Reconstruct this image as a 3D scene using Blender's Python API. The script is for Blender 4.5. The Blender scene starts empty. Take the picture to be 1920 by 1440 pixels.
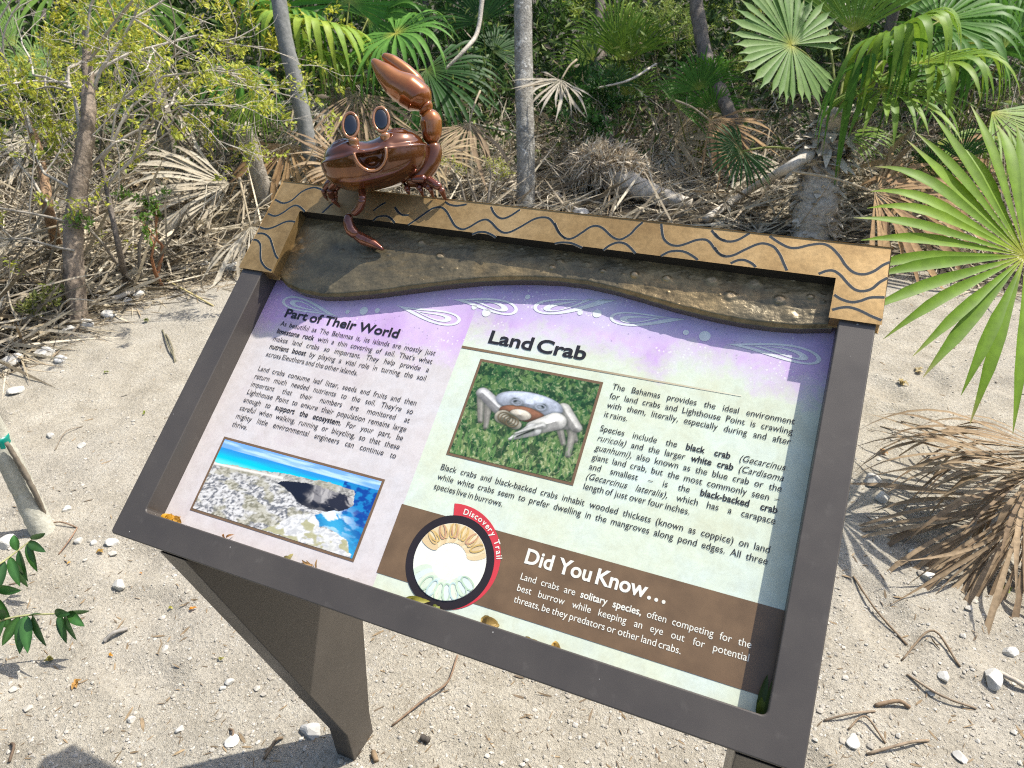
import bpy, bmesh, math, random
import numpy as np
from mathutils import Matrix, Vector
random.seed(7); RNG = np.random.default_rng(7)
SC = bpy.context.scene; COL = SC.collection
# ------------------------------------------------------------------ camera
CAM = np.array([0.42114, -0.54263, 1.67975]); FPX = 1371.67
R = np.array([[0.9197115, 0.18521418, -0.34615959],
              [0.39201754, -0.48105464, 0.78416113],
              [-0.02128556, -0.85690297, -0.51503807]])
cd = bpy.data.cameras.new('camera'); cam = bpy.data.objects.new('camera', cd); COL.objects.link(cam)
mw = Matrix.Identity(4)
for i in range(3):
    mw[i][0] = R[i, 0]; mw[i][1] = -R[i, 1]; mw[i][2] = -R[i, 2]; mw[i][3] = CAM[i]
cam.matrix_world = mw
cd.sensor_width = 36; cd.lens = 36 * FPX / 1920; cd.clip_start = 0.05; cd.clip_end = 500
cd.dof.use_dof = True; cd.dof.focus_distance = 1.28; cd.dof.aperture_fstop = 11.0
SC.camera = cam
SC.cycles.filter_width = 1.1; SC.cycles.use_denoising = False; SC.cycles.use_adaptive_sampling = False
# ------------------------------------------------------------------ light
SUN_DIR = Vector((0.42, 0.46, 1.0)).normalized()           # towards the sun: high, behind the sign, a little to the right
ELEV = math.asin(SUN_DIR.z); AZ = math.atan2(SUN_DIR.x, SUN_DIR.y)
w = bpy.data.worlds.new('World'); SC.world = w; w.use_nodes = True
nt = w.node_tree
sky = nt.nodes.new('ShaderNodeTexSky'); sky.sky_type = 'NISHITA'; sky.sun_disc = False
sky.sun_elevation = ELEV; sky.sun_rotation = AZ; sky.air_density = 1.0; sky.dust_density = 2.5
bg = nt.nodes['Background']; bg.inputs['Strength'].default_value = 0.135
nt.links.new(sky.outputs[0], bg.inputs[0])
sd = bpy.data.lights.new('sun', 'SUN'); sd.energy = 3.9; sd.angle = math.radians(0.5); sd.color = (1.0, 0.95, 0.87)
so = bpy.data.objects.new('sun', sd); COL.objects.link(so)
so.rotation_euler = SUN_DIR.to_track_quat('Z', 'Y').to_euler()
SC.view_settings.view_transform = 'Standard'; SC.view_settings.look = 'None'
SC.view_settings.exposure = 0.80; SC.view_settings.gamma = 1.0
# ------------------------------------------------------------------ geometry helpers
def ray(px, py): return R @ np.array([(px - 960) / FPX, (py - 720) / FPX, 1.0])
def P(px, py, depth): return CAM + ray(px, py) * depth
def G(px, py, z=0.0):
    d = ray(px, py); return CAM + d * ((z - CAM[2]) / d[2])
TILT = math.radians(36.2765)
O = np.array([-.52, 0, .90]); XU = np.array([1., 0, 0]); SV = np.array([0, math.cos(TILT), math.sin(TILT)]); NW = np.array([0, -math.sin(TILT), math.cos(TILT)])
def sp(u, v, w=0.0): return O + u * XU + v * SV + w * NW
def uv(px, py, w=0.0):
    d = ray(px, py); o = O + NW * w; k = ((o - CAM) @ NW) / (d @ NW); p = CAM + d * k - o
    return p @ XU, p @ SV
FH = np.array([-.404, .915, 0]); FH /= np.linalg.norm(FH); RH = np.array([FH[1], -FH[0], 0])
def AD(a, d, z=0.0): return np.array([CAM[0], CAM[1], 0]) + RH * a + FH * d + np.array([0, 0, z])
def nrm(v):
    v = np.asarray(v, float); n = np.linalg.norm(v, axis=-1, keepdims=True); return v / np.where(n < 1e-9, 1, n)
def hashn(ix, iy, seed):
    h = (ix * 374761393 + iy * 668265263 + seed * 974634777) & 0xFFFFFFFF
    h = ((h ^ (h >> 13)) * 1274126177) & 0xFFFFFFFF
    return ((h ^ (h >> 16)) & 0xFFFF) / 65535.0
def vnoise(x, y, seed=0):
    x = np.asarray(x, float); y = np.asarray(y, float)
    ix = np.floor(x).astype(np.int64); iy = np.floor(y).astype(np.int64); fx = x - ix; fy = y - iy
    fx = fx * fx * (3 - 2 * fx); fy = fy * fy * (3 - 2 * fy)
    a = hashn(ix, iy, seed); b = hashn(ix + 1, iy, seed); c = hashn(ix, iy + 1, seed); d = hashn(ix + 1, iy + 1, seed)
    return (a * (1 - fx) + b * fx) * (1 - fy) + (c * (1 - fx) + d * fx) * fy
def fbm(x, y, seed=0, oct=4):
    s = 0; a = .5
    for o in range(oct):
        s = s + a * vnoise(x * 2 ** o, y * 2 ** o, seed + o * 17); a *= .5
    return s / (1 - .5 ** oct)
def sstep(a, b, x):
    t = np.clip((np.asarray(x, float) - a) / (b - a), 0, 1); return t * t * (3 - 2 * t)
class Acc:
    def __init__(self): self.V = []; self.F = []; self.C = []; self.n = 0
    def add(self, V, F, col=None):
        V = np.asarray(V, float).reshape(-1, 3)
        if not isinstance(F, list): F = [F]
        self.V.append(V)
        for f in F: self.F.append(np.asarray(f, np.int64) + self.n)
        c = np.ones((len(V), 3)) if col is None else np.broadcast_to(np.asarray(col, float), (len(V), 3))
        self.C.append(c); self.n += len(V)
    def build(self, name, mat, parent=None, smooth=True, origin=None):
        V = np.concatenate(self.V); C = np.concatenate(self.C)
        if origin is not None: V = V - np.asarray(origin)
        me = bpy.data.meshes.new(name); me.vertices.add(len(V)); me.vertices.foreach_set('co', V.astype(np.float32).ravel())
        loops = np.concatenate([f.ravel() for f in self.F]); tot = np.concatenate([np.full(len(f), f.shape[1]) for f in self.F])
        me.loops.add(len(loops)); me.loops.foreach_set('vertex_index', loops.astype(np.int32))
        st = np.concatenate([[0], np.cumsum(tot)[:-1]])
        me.polygons.add(len(tot)); me.polygons.foreach_set('loop_start', st.astype(np.int32))
        try: me.polygons.foreach_set('loop_total', tot.astype(np.int32))
        except Exception: pass
        me.polygons.foreach_set('use_smooth', np.full(len(tot), smooth))
        ca = me.color_attributes.new('Col', 'FLOAT_COLOR', 'POINT')
        ca.data.foreach_set('color', np.concatenate([C, np.ones((len(C), 1))], 1).astype(np.float32).ravel())
        me.update(calc_edges=True); me.validate()
        me.materials.append(mat)
        o = bpy.data.objects.new(name, me); COL.objects.link(o)
        if parent is not None: o.parent = parent
        if origin is not None: o.location = origin
        return o
def empty(name, loc, label=None, cat=None, group=None):
    o = bpy.data.objects.new(name, None); COL.objects.link(o); o.location = Vector(loc); o.empty_display_size = .1
    if label: tag(o, label, cat, group)
    return o
def tag(o, label=None, cat=None, group=None, kind=None):
    if label: o['label'] = label
    if cat: o['category'] = cat
    if group: o['group'] = group
    if kind: o['kind'] = kind
    return o
def adopt(o, root):                     # parts are modelled in world space: shift them to the root's origin
    o.parent = root; o.location = Vector(o.location) - Vector(root.location); return o
def catmull(pts, n):
    p = np.asarray(pts, float); m = len(p)
    if m < 3:
        t = np.linspace(0, 1, n)[:, None]; return p[0] * (1 - t) + p[-1] * t
    q = np.vstack([2 * p[0] - p[1], p, 2 * p[-1] - p[-2]])
    T = np.linspace(0, m - 1 - 1e-9, n); i = T.astype(int); t = (T - i)[:, None]
    a, b, c, d = q[i], q[i + 1], q[i + 2], q[i + 3]
    return .5 * (2 * b + (c - a) * t + (2 * a - 5 * b + 4 * c - d) * t ** 2 + (3 * b - a - 3 * c + d) * t ** 3)
def tube(acc, pts, rad, sides=6, n=None, col=None, up=None, flat=1.0, cap=True, lump=0, seed=0):
    pts = np.asarray(pts, float); rad = np.atleast_1d(np.asarray(rad, float))
    if rad.size == 1: rad = np.full(len(pts), rad[0])
    if n:
        rad = np.interp(np.linspace(0, 1, n), np.linspace(0, 1, len(rad)), rad); pts = catmull(pts, n)
    M = len(pts); tan = nrm(np.gradient(pts, axis=0))
    u = np.array([0, 0, 1.]) if up is None else np.asarray(up, float)
    if abs(tan[0] @ nrm(u)) > .95: u = np.array([1., .3, 0])
    fr = np.zeros((M, 3)); x = nrm(u - tan[0] * (u @ tan[0]))
    for i in range(M):
        x = nrm(x - tan[i] * (x @ tan[i])); fr[i] = x
    bi = np.cross(tan, fr); th = np.linspace(0, 2 * math.pi, sides, endpoint=False)
    rr = rad[:, None] * np.ones(sides)
    if lump: rr = rr * (1 + lump * (vnoise(np.arange(M)[:, None] * .9 + seed * 3.1, th[None] * 1.3 + seed, seed) - .5))
    V = pts[:, None] + (np.cos(th)[None, :, None] * fr[:, None] * flat + np.sin(th)[None, :, None] * bi[:, None]) * rr[..., None]
    idx = np.arange(M * sides).reshape(M, sides)
    F = np.stack([idx[:-1], np.roll(idx, -1, 1)[:-1], np.roll(idx, -1, 1)[1:], idx[1:]], -1).reshape(-1, 4)
    Fs = [F]
    if cap: Fs += [idx[:1, ::-1].copy(), idx[-1:].copy()]
    c = None
    if col is not None:
        col = np.asarray(col, float); c = col if col.ndim == 1 else np.repeat(np.stack([np.interp(np.linspace(0, 1, M), np.linspace(0, 1, len(col)), col[:, k]) for k in range(3)], 1), sides, 0)
    acc.add(V.reshape(-1, 3), Fs, c)
def limb(acc, pts, rad, sides=20, n=26, col=None, flat=1.0, up=None):   # rounded ends
    p = catmull(pts, n); r = np.interp(np.linspace(0, 1, n), np.linspace(0, 1, len(rad)), rad)
    t = np.linspace(0, 1, n); L = np.linalg.norm(np.diff(p, axis=0), axis=1).sum()
    s = np.minimum(t, 1 - t) * L; e = np.maximum(r, 1e-4)
    r = r * np.sqrt(np.clip(1 - np.clip(1 - s / e, 0, 1) ** 2, .02, 1))
    tube(acc, p, r, sides, None, col, up, flat)
def ribbons(acc, base, dirs, side, L, W, bend, segs=3, col=None, fold=0.0, prof=None):
    base = np.asarray(base, float); N = len(base); t = np.linspace(0, 1, segs + 1)
    L = np.broadcast_to(L, N); W = np.broadcast_to(W, N); bend = np.broadcast_to(bend, N)
    d = nrm(dirs); s = nrm(side - d * np.sum(side * d, -1, keepdims=True))
    pos = base[:, None] + d[:, None] * (L[:, None] * t)[..., None]
    pos[..., 2] -= bend[:, None] * L[:, None] * t ** 2
    if prof is None: prof = np.interp(t, [0, .25, .7, 1], [.6, 1, .8, .08])
    hw = (W[:, None] * prof / 2)[..., None] * s[:, None]
    V = np.stack([pos - hw, pos + hw], 2)
    idx = np.arange(N * (segs + 1) * 2).reshape(N, segs + 1, 2)
    F = np.stack([idx[:, :-1, 0], idx[:, :-1, 1], idx[:, 1:, 1], idx[:, 1:, 0]], -1).reshape(-1, 4)
    c = None if col is None else np.repeat(np.asarray(col), (segs + 1) * 2, 0)
    acc.add(V.reshape(-1, 3), F, c)
def leaves(acc, base, dirs, side, L, W, col=None, cup=.25):
    base = np.asarray(base, float); N = len(base); d = nrm(dirs); s = nrm(side - d * np.sum(side * d, -1, keepdims=True)); n = np.cross(s, d)
    L = np.broadcast_to(L, N)[:, None]; W = np.broadcast_to(W, N)[:, None]
    m = base + d * L * .45
    V = np.stack([base, m + s * W * .5 + n * W * cup, base + d * L, m - s * W * .5 + n * W * cup], 1)
    i = np.arange(N * 4).reshape(N, 4)
    F = np.concatenate([i[:, [0, 1, 2]], i[:, [0, 2, 3]]])
    acc.add(V.reshape(-1, 3), F, None if col is None else np.repeat(np.asarray(col), 4, 0))
def rdir(N, zlo=-1, zhi=1):
    a = RNG.uniform(0, 2 * math.pi, N); z = RNG.uniform(zlo, zhi, N); r = np.sqrt(np.clip(1 - z * z, 0, 1))
    return np.stack([r * np.cos(a), r * np.sin(a), z], 1)
def mixcol(c0, c1, N, p=1.0, jit=.08):
    t = RNG.random(N)[:, None] ** p; c = np.asarray(c0) * (1 - t) + np.asarray(c1) * t
    return np.clip(c * (1 + RNG.uniform(-jit, jit, (N, 1))), 0, 1)
# ------------------------------------------------------------------ materials
def new_mat(name):
    m = bpy.data.materials.new(name); m.use_nodes = True
    b = m.node_tree.nodes['Principled BSDF']; return m, m.node_tree, b
def N_(nt, t, **kw):
    n = nt.nodes.new(t)
    for k, v in kw.items():
        if k in n.inputs: n.inputs[k].default_value = v
        else: setattr(n, k, v)
    return n
def noise_node(nt, scale, detail=4, rough=.55, coord=None, dist=0.0):
    n = N_(nt, 'ShaderNodeTexNoise'); n.inputs['Scale'].default_value = scale; n.inputs['Detail'].default_value = detail
    n.inputs['Roughness'].default_value = rough; n.inputs['Distortion'].default_value = dist
    if coord is not None: nt.links.new(coord, n.inputs['Vector'])
    return n
def ramp(nt, fac, stops):
    r = N_(nt, 'ShaderNodeValToRGB'); e = r.color_ramp.elements
    while len(e) < len(stops): e.new(.5)
    for i, (p, c) in enumerate(stops):
        e[i].position = p; e[i].color = (*c, 1) if len(c) == 3 else c
    nt.links.new(fac, r.inputs[0]); return r
def mixrgb(nt, fac, a, b, mode='MIX'):
    n = N_(nt, 'ShaderNodeMix'); n.data_type = 'RGBA'; n.blend_type = mode
    for sock, v in ((n.inputs[0], fac), (n.inputs[6], a), (n.inputs[7], b)):
        if isinstance(v, (int, float)): sock.default_value = v
        elif isinstance(v, tuple): sock.default_value = (*v, 1)
        else: nt.links.new(v, sock)
    return n.outputs[2]
def math_(nt, op, a, b=None, c=None, clamp=False):
    n = N_(nt, 'ShaderNodeMath'); n.operation = op; n.use_clamp = clamp
    for i, v in enumerate((a, b, c)):
        if v is None: continue
        if isinstance(v, (int, float)): n.inputs[i].default_value = v
        else: nt.links.new(v, n.inputs[i])
    return n.outputs[0]
def bump(nt, b, h, strength, dist=.01):
    n = N_(nt, 'ShaderNodeBump'); n.inputs['Strength'].default_value = strength; n.inputs['Distance'].default_value = dist
    nt.links.new(h, n.inputs['Height']); nt.links.new(n.outputs[0], b.inputs['Normal'])
def objco(nt): return N_(nt, 'ShaderNodeTexCoord').outputs['Object']
def mat_plain(name, col, rough=.5, metal=0.0, var=.15, scale=40, bumps=.0, coat=0.0, dark=None):
    m, nt, b = new_mat(name); co = objco(nt); n = noise_node(nt, scale, 5, .6, co)
    lo = tuple(c * (1 - var) for c in col) if dark is None else dark; hi = tuple(min(1, c * (1 + var)) for c in col)
    r = ramp(nt, n.outputs[0], [(.3, lo), (.7, hi)]); nt.links.new(r.outputs[0], b.inputs['Base Color'])
    b.inputs['Roughness'].default_value = rough; b.inputs['Metallic'].default_value = metal; b.inputs['Coat Weight'].default_value = coat
    if bumps:
        n2 = noise_node(nt, scale * 4, 4, .6, co); bump(nt, b, n2.outputs[0], bumps, .004)
    return m
def mat_leaf(name, trans=.3, rough=.45, var=.25, spec=.4, scale=30):      # colour comes from the blade's own colour attribute
    m, nt, b = new_mat(name); a = N_(nt, 'ShaderNodeAttribute', attribute_name='Col')
    n = noise_node(nt, scale, 3, .6, objco(nt))
    r = ramp(nt, n.outputs[0], [(.25, (1 - var,) * 3), (.75, (1 + var,) * 3)])
    c = mixrgb(nt, 1.0, a.outputs[0], r.outputs[0], 'MULTIPLY')
    nt.links.new(c, b.inputs['Base Color']); b.inputs['Roughness'].default_value = rough; b.inputs['Specular IOR Level'].default_value = spec
    if trans:
        t = N_(nt, 'ShaderNodeBsdfTranslucent'); nt.links.new(c, t.inputs[0]); mx = N_(nt, 'ShaderNodeMixShader'); mx.inputs[0].default_value = trans
        nt.links.new(b.outputs[0], mx.inputs[1]); nt.links.new(t.outputs[0], mx.inputs[2])
        nt.links.new(mx.outputs[0], nt.nodes['Material Output'].inputs[0])
    return m
M_LEAF = mat_leaf('palm_leaf', .34, .5, .2, .22)
M_SMALL = mat_leaf('shrub_leaf', .35, .5, .2, .3)
M_DEAD = mat_leaf('dead_frond', .12, .75, .3, .15, 60)
M_WOOD = mat_leaf('twig_wood', 0, .85, .35, .15, 50)
def mat_bark(name, lo, hi, scale, band=0.0, bstr=.6):
    m, nt, b = new_mat(name); co = objco(nt); mp = N_(nt, 'ShaderNodeMapping'); nt.links.new(co, mp.inputs[0])
    mp.inputs['Scale'].default_value = (1, 1, .45 if not band else 2.2)
    n = noise_node(nt, scale, 6, .65, mp.outputs[0], .6); n2 = noise_node(nt, scale * 3.3, 4, .6, co)
    f = math_(nt, 'ADD', math_(nt, 'MULTIPLY', n.outputs[0], .6), math_(nt, 'MULTIPLY', n2.outputs[0], .4))
    r = ramp(nt, f, [(.35, lo), (.62, hi), (.8, tuple(min(1, c * 1.35) for c in hi))])
    nt.links.new(r.outputs[0], b.inputs['Base Color']); b.inputs['Roughness'].default_value = .85; bump(nt, b, f, bstr, .02)
    return m
def noise_off(nt, co):
    n = noise_node(nt, 60, 2, .5, co); return mixrgb(nt, .03, co, n.outputs[1], 'ADD')
# ground
def mat_ground():
    m, nt, b = new_mat('limestone_sand'); co = objco(nt)
    big = noise_node(nt, .8, 5, .6, co); mid = noise_node(nt, 7, 6, .65, co); fine = noise_node(nt, 90, 4, .7, co); fine2 = noise_node(nt, 330, 3, .7, co)
    c = ramp(nt, mid.outputs[0], [(.3, (.335, .302, .238)), (.5, (.435, .398, .322)), (.72, (.53, .495, .415))]).outputs[0]
    c = mixrgb(nt, math_(nt, 'MULTIPLY', ramp(nt, big.outputs[0], [(.42, (0, 0, 0)), (.62, (1, 1, 1))]).outputs[0], .5), c, (.42, .395, .345))
    c = mixrgb(nt, .55, c, ramp(nt, fine.outputs[0], [(.28, (.45, .43, .40)), (.5, (.95, .94, .92)), (.75, (1.35, 1.33, 1.28))]).outputs[0], 'MULTIPLY')
    c = mixrgb(nt, .45, c, ramp(nt, fine2.outputs[0], [(.3, (.4, .38, .35)), (.55, (1, 1, 1)), (.8, (1.4, 1.4, 1.35))]).outputs[0], 'MULTIPLY')
    v = N_(nt, 'ShaderNodeTexVoronoi'); v.inputs['Scale'].default_value = 105; nt.links.new(noise_off(nt, co), v.inputs['Vector'])
    sep = N_(nt, 'ShaderNodeSeparateColor'); nt.links.new(v.outputs['Color'], sep.inputs[0])
    spot = math_(nt, 'MULTIPLY', math_(nt, 'LESS_THAN', v.outputs['Distance'], .33), math_(nt, 'GREATER_THAN', sep.outputs[0], .86))
    c = mixrgb(nt, math_(nt, 'MULTIPLY', spot, .6), c, (.56, .54, .49))
    spd = math_(nt, 'MULTIPLY', math_(nt, 'LESS_THAN', v.outputs['Distance'], .22), math_(nt, 'LESS_THAN', sep.outputs[1], .12))
    c = mixrgb(nt, math_(nt, 'MULTIPLY', spd, .7), c, (.12, .09, .06))
    nt.links.new(c, b.inputs['Base Color']); b.inputs['Roughness'].default_value = .95; b.inputs['Specular IOR Level'].default_value = .1
    h = math_(nt, 'ADD', math_(nt, 'MULTIPLY', fine.outputs[0], .5), math_(nt, 'ADD', math_(nt, 'MULTIPLY', fine2.outputs[0], .25), math_(nt, 'MULTIPLY', spot, .3)))
    bump(nt, b, h, 1.0, .018)
    return m
M_GROUND = mat_ground()
_r = np.random.default_rng(77); DENTS = [(_r.uniform(-3, 2.2), _r.uniform(-1.0, 3.0), _r.uniform(.05, .08), _r.uniform(0, 3.1)) for _ in range(70)]
def zg(x, y):                                             # ground relief
    x = np.asarray(x, float); y = np.asarray(y, float)
    z = (fbm(x * 1.3, y * 1.3, 3, 3) - .5) * .07 + (fbm(x * 7, y * 7, 9, 3) - .5) * .022
    for dx_, dy_, r_, a_ in DENTS: c_, s_ = math.cos(a_), math.sin(a_); u_ = ((x - dx_) * c_ + (y - dy_) * s_) / (r_ * 1.9); v_ = ((y - dy_) * c_ - (x - dx_) * s_) / r_; q_ = u_ ** 2 + v_ ** 2; z = z - .016 * np.exp(-q_ ** 2) + .006 * np.exp(-(q_ - 1.6) ** 2 * 2)
    near = np.exp(-(((x + .3) ** 2 + (y - .2) ** 2) / .25)); return z * (1 - .8 * near)
def warp(lo, c, hi, n):
    t = np.linspace(-1, 1, n); k = np.sign(t) * (abs(t) * .35 + .65 * abs(t) ** 5)
    return np.where(k < 0, c + (c - lo) * k, c + (hi - c) * k)
gx = np.sort(np.concatenate([np.linspace(-5, 3, 420), np.linspace(-90, -5.2, 40), np.linspace(3.2, 90, 40)]))
gy = np.sort(np.concatenate([np.linspace(-1.6, 6.5, 400), np.linspace(-60, -1.8, 25), np.linspace(6.7, 120, 40)]))
X, Y = np.meshgrid(gx, gy); Z = zg(X, Y)
ac = Acc(); ii = np.arange(X.size).reshape(X.shape)
ac.add(np.stack([X, Y, Z], -1).reshape(-1, 3), np.stack([ii[:-1, :-1], ii[:-1, 1:], ii[1:, 1:], ii[1:, :-1]], -1).reshape(-1, 4))
tag(ac.build('ground', M_GROUND), kind='structure')
def mould():                                              # dark leaf mould under the thicket
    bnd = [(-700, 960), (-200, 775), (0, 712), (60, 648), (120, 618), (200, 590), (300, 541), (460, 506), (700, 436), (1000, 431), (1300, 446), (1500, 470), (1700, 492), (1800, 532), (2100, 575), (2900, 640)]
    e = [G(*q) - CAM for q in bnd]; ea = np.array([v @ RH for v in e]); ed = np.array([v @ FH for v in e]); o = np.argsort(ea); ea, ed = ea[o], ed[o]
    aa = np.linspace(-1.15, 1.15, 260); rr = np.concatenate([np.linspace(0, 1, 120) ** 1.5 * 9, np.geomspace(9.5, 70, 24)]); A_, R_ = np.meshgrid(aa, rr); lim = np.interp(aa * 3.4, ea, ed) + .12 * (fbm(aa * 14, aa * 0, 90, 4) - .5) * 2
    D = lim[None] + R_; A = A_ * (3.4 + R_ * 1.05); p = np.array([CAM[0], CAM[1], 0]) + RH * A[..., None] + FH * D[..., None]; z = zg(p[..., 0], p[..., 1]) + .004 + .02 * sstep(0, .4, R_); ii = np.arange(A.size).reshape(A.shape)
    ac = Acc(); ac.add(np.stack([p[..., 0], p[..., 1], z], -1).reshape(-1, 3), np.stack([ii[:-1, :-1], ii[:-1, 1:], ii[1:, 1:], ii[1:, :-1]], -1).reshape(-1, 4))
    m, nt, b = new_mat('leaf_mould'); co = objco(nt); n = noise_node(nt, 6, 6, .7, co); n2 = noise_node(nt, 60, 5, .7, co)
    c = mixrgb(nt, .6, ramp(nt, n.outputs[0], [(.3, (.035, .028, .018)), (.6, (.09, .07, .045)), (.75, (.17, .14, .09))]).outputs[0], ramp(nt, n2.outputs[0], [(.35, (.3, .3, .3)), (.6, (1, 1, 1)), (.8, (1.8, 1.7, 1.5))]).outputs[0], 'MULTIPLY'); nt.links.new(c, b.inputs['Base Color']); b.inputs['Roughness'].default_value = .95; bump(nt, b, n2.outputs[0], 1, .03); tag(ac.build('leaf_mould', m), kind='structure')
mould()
def GZ(px, py, dz=0.0):
    p = G(px, py); z = float(zg(p[0], p[1])); p = G(px, py, z); return np.array([p[0], p[1], float(zg(p[0], p[1])) + dz])
# ------------------------------------------------------------------ lettering
_font_jobs = {}
def want(word, style): _font_jobs[(word, style)] = None
STY = {'r': (0.0, 0), 'b': (0.017, 0), 'i': (0.0, .22), 'h': (0.024, 0)}   # weight offset, slant
def make_words():
    objs = []
    for (word, st) in list(_font_jobs):
        cu = bpy.data.curves.new('t', 'FONT'); cu.body = word; cu.size = 1; cu.resolution_u = 4; cu.dimensions = '2D'; cu.fill_mode = 'BOTH'
        cu.offset = STY[st][0]; cu.shear = STY[st][1]
        o = bpy.data.objects.new('t', cu); COL.objects.link(o); objs.append(((word, st), o, cu))
    bpy.context.view_layer.update(); dg = bpy.context.evaluated_depsgraph_get()
    for k, o, cu in objs:
        me = bpy.data.meshes.new_from_object(o.evaluated_get(dg), depsgraph=dg)
        V = np.zeros(len(me.vertices) * 3); me.vertices.foreach_get('co', V); V = V.reshape(-1, 3)
        by = {}
        for p in me.polygons: by.setdefault(len(p.vertices), []).append(list(p.vertices))
        _font_jobs[k] = (V, [np.array(f) for f in by.values()])
        bpy.data.objects.remove(o); bpy.data.curves.remove(cu); bpy.data.meshes.remove(me)
def flatpoly(acc, pts, w, col=None):                      # one flat n-gon in sign coordinates
    p = np.asarray(pts, float); acc.add(np.column_stack([p, np.full(len(p), w)]), [np.arange(len(p))[None]], col)
WT = -.0415                                                # print layer just above the panel face
def runs(s):                                               # *bold* and _italic_ words
    out = []; st = 'r'
    for wd in s.split():
        clean = ''; first = None
        for ch in wd:
            if ch in '*_': st = 'r' if st != 'r' else {'*': 'b', '_': 'i'}[ch]; continue
            clean += ch
            if first is None and ch.isalnum(): first = st
        out.append((clean, first or st))
    return out
TEXTS = []                                                 # (part name, [(string, u0, v, u1 or None)], em size, x-stretch, style override, material key)
BODY = .01330
def para(name, lines, em, mat='ink', sx=1.0, st=None): TEXTS.append((name, lines, em, mat, sx, st))
L = .0153
para('heading_text', [('Part of Their World', .0985, .433, .331)], .0235, 'ink', 1, 'h')
para('paragraph_text', [('As beautiful as The Bahamas is, its islands are mostly just', .0985, .4150, .408), ('*limestone rock* with a thin covering of soil. That\'s what', .0985, .3997, .408),
     ('makes land crabs so important. They help provide a', .0985, .3845, .408), ('*nutrient boost* by playing a vital role in turning the soil', .0985, .3693, .408), ('across Eleuthera and the other islands.', .0985, .3540, None)], BODY)
para('paragraph_text', [('Land crabs consume leaf litter, seeds and fruits and then', .0965, .3255, .408), ('return much needed nutrients to the soil. They\'re so', .0965, .3104, .408),
     ('important that their numbers are monitored at', .0965, .2954, .408), ('Lighthouse Point to ensure their population remains large', .0965, .2804, .408), ('enough to *support the ecosystem*. For your part, be', .0965, .2654, .408),
     ('careful when walking, running or bicycling, so that these', .0965, .2504, .408), ('mighty little environmental engineers can continue to', .0965, .2353, .408), ('thrive.', .0965, .2203, None)], BODY)
para('heading_text', [('Land Crab', .489, .4545, .651)], .0315, 'ink', 1, 'h')
para('paragraph_text', [('The Bahamas provides the ideal environment', .704, .4165, .960), ('for land crabs and Lighthouse Point is crawling', .704, .4015, .960), ('with them, literally, especially during and after', .704, .3866, .960), ('it rains.', .704, .3717, None)], BODY)
para('paragraph_text', [('Species include the *black crab* (_Gecarcinus', .704, .3490, .960), ('_ruricola_) and the larger *white crab* (_Cardisoma', .704, .3341, .960), ('_guanhumi_), also known as the blue crab or the', .704, .3193, .960),
     ('giant land crab, but the most commonly seen –', .704, .3045, .960), ('and smallest – is the *black-backed crab*', .704, .2897, .960), ('(_Gecarcinus lateralis_), which has a carapace', .704, .2749, .960), ('length of just over four inches.', .704, .2600, None)], BODY)
para('paragraph_text', [('Black crabs and black-backed crabs inhabit wooded thickets (known as coppice) on land', .486, .2365, .960), ('while white crabs seem to prefer dwelling in the mangroves along pond edges. All three', .486, .2212, .960), ('species live in burrows.', .486, .2060, None)], BODY)
para('heading_text', [('Did You Know…', .653, .1390, .849)], .0290, 'cream', 1, 'h')
para('paragraph_text', [('Land crabs are *solitary species*, often competing for the', .6545, .1160, .960), ('best burrow while keeping an eye out for potential', .6545, .1003, .960), ('threats, be they predators or other land crabs.', .6545, .0847, None)], BODY, 'cream')
for name, lines, em, mk, sx, st in TEXTS:
    for s, *_ in lines:
        for wd, k in runs(s):
            if '_' in wd or '*' in wd: wd = wd.replace('_', '').replace('*', '')
            want(wd, st or k)
for ch in 'Discovery Trail': want(ch, 'b') if ch != ' ' else None
make_words()
def lay_text(acc, lines, em, st=None):
    sc = {'h': (1, 1)}.get(st, (.93, 1))
    for s, u0, v, u1 in lines:
        ws = []
        for wd, k in runs(s):
            wd = wd.replace('_', '').replace('*', ''); V, F = _font_jobs[(wd, st or k)]
            x0 = V[:, 0].min(); ws.append((V, F, x0, V[:, 0].max() - x0))
        tot = sum(q[3] for q in ws); ng = len(ws) - 1
        sxx = em * sc[0]; gap = .24 * em
        if u1 is not None and st == 'h': sxx = (u1 - u0 - gap * ng) / tot
        elif u1 is not None:
            if (u1 - u0) - tot * sxx < ng * .13 * em: sxx = (u1 - u0 - ng * .17 * em) / tot
            gap = ((u1 - u0) - tot * sxx) / max(ng, 1)
        x = u0
        for V, F, x0, wd in ws:
            acc.add(np.column_stack([(V[:, 0] - x0) * sxx + x, V[:, 1] * em + v, np.full(len(V), WT + .0004)]), F); x += wd * sxx + gap
# ------------------------------------------------------------------ the sign
M_SIGN = Matrix(((XU[0], SV[0], NW[0], O[0]), (XU[1], SV[1], NW[1], O[1]), (XU[2], SV[2], NW[2], O[2]), (0, 0, 0, 1)))
sign = empty('information_sign', (0, .2, 0), 'tilted land crab information sign with dark metal frame, bronze wave header and two blade legs', 'sign')
def on_sign(o, parent=None):
    o.parent = sign if parent is None else parent
    if parent is None: o.matrix_local = Matrix.Translation((0, -.2, 0)) @ M_SIGN
    return o
def prism(acc, pts, w0, w1):                               # closed slab from a convex-ish outline
    p = np.asarray(pts, float); n = len(p); i = np.arange(n)
    V = np.concatenate([np.column_stack([p, np.full(n, w0)]), np.column_stack([p, np.full(n, w1)])])
    side = np.stack([i, (i + 1) % n, (i + 1) % n + n, i + n], 1)
    acc.add(V, [i[::-1][None].copy(), (i + n)[None], side])
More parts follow.
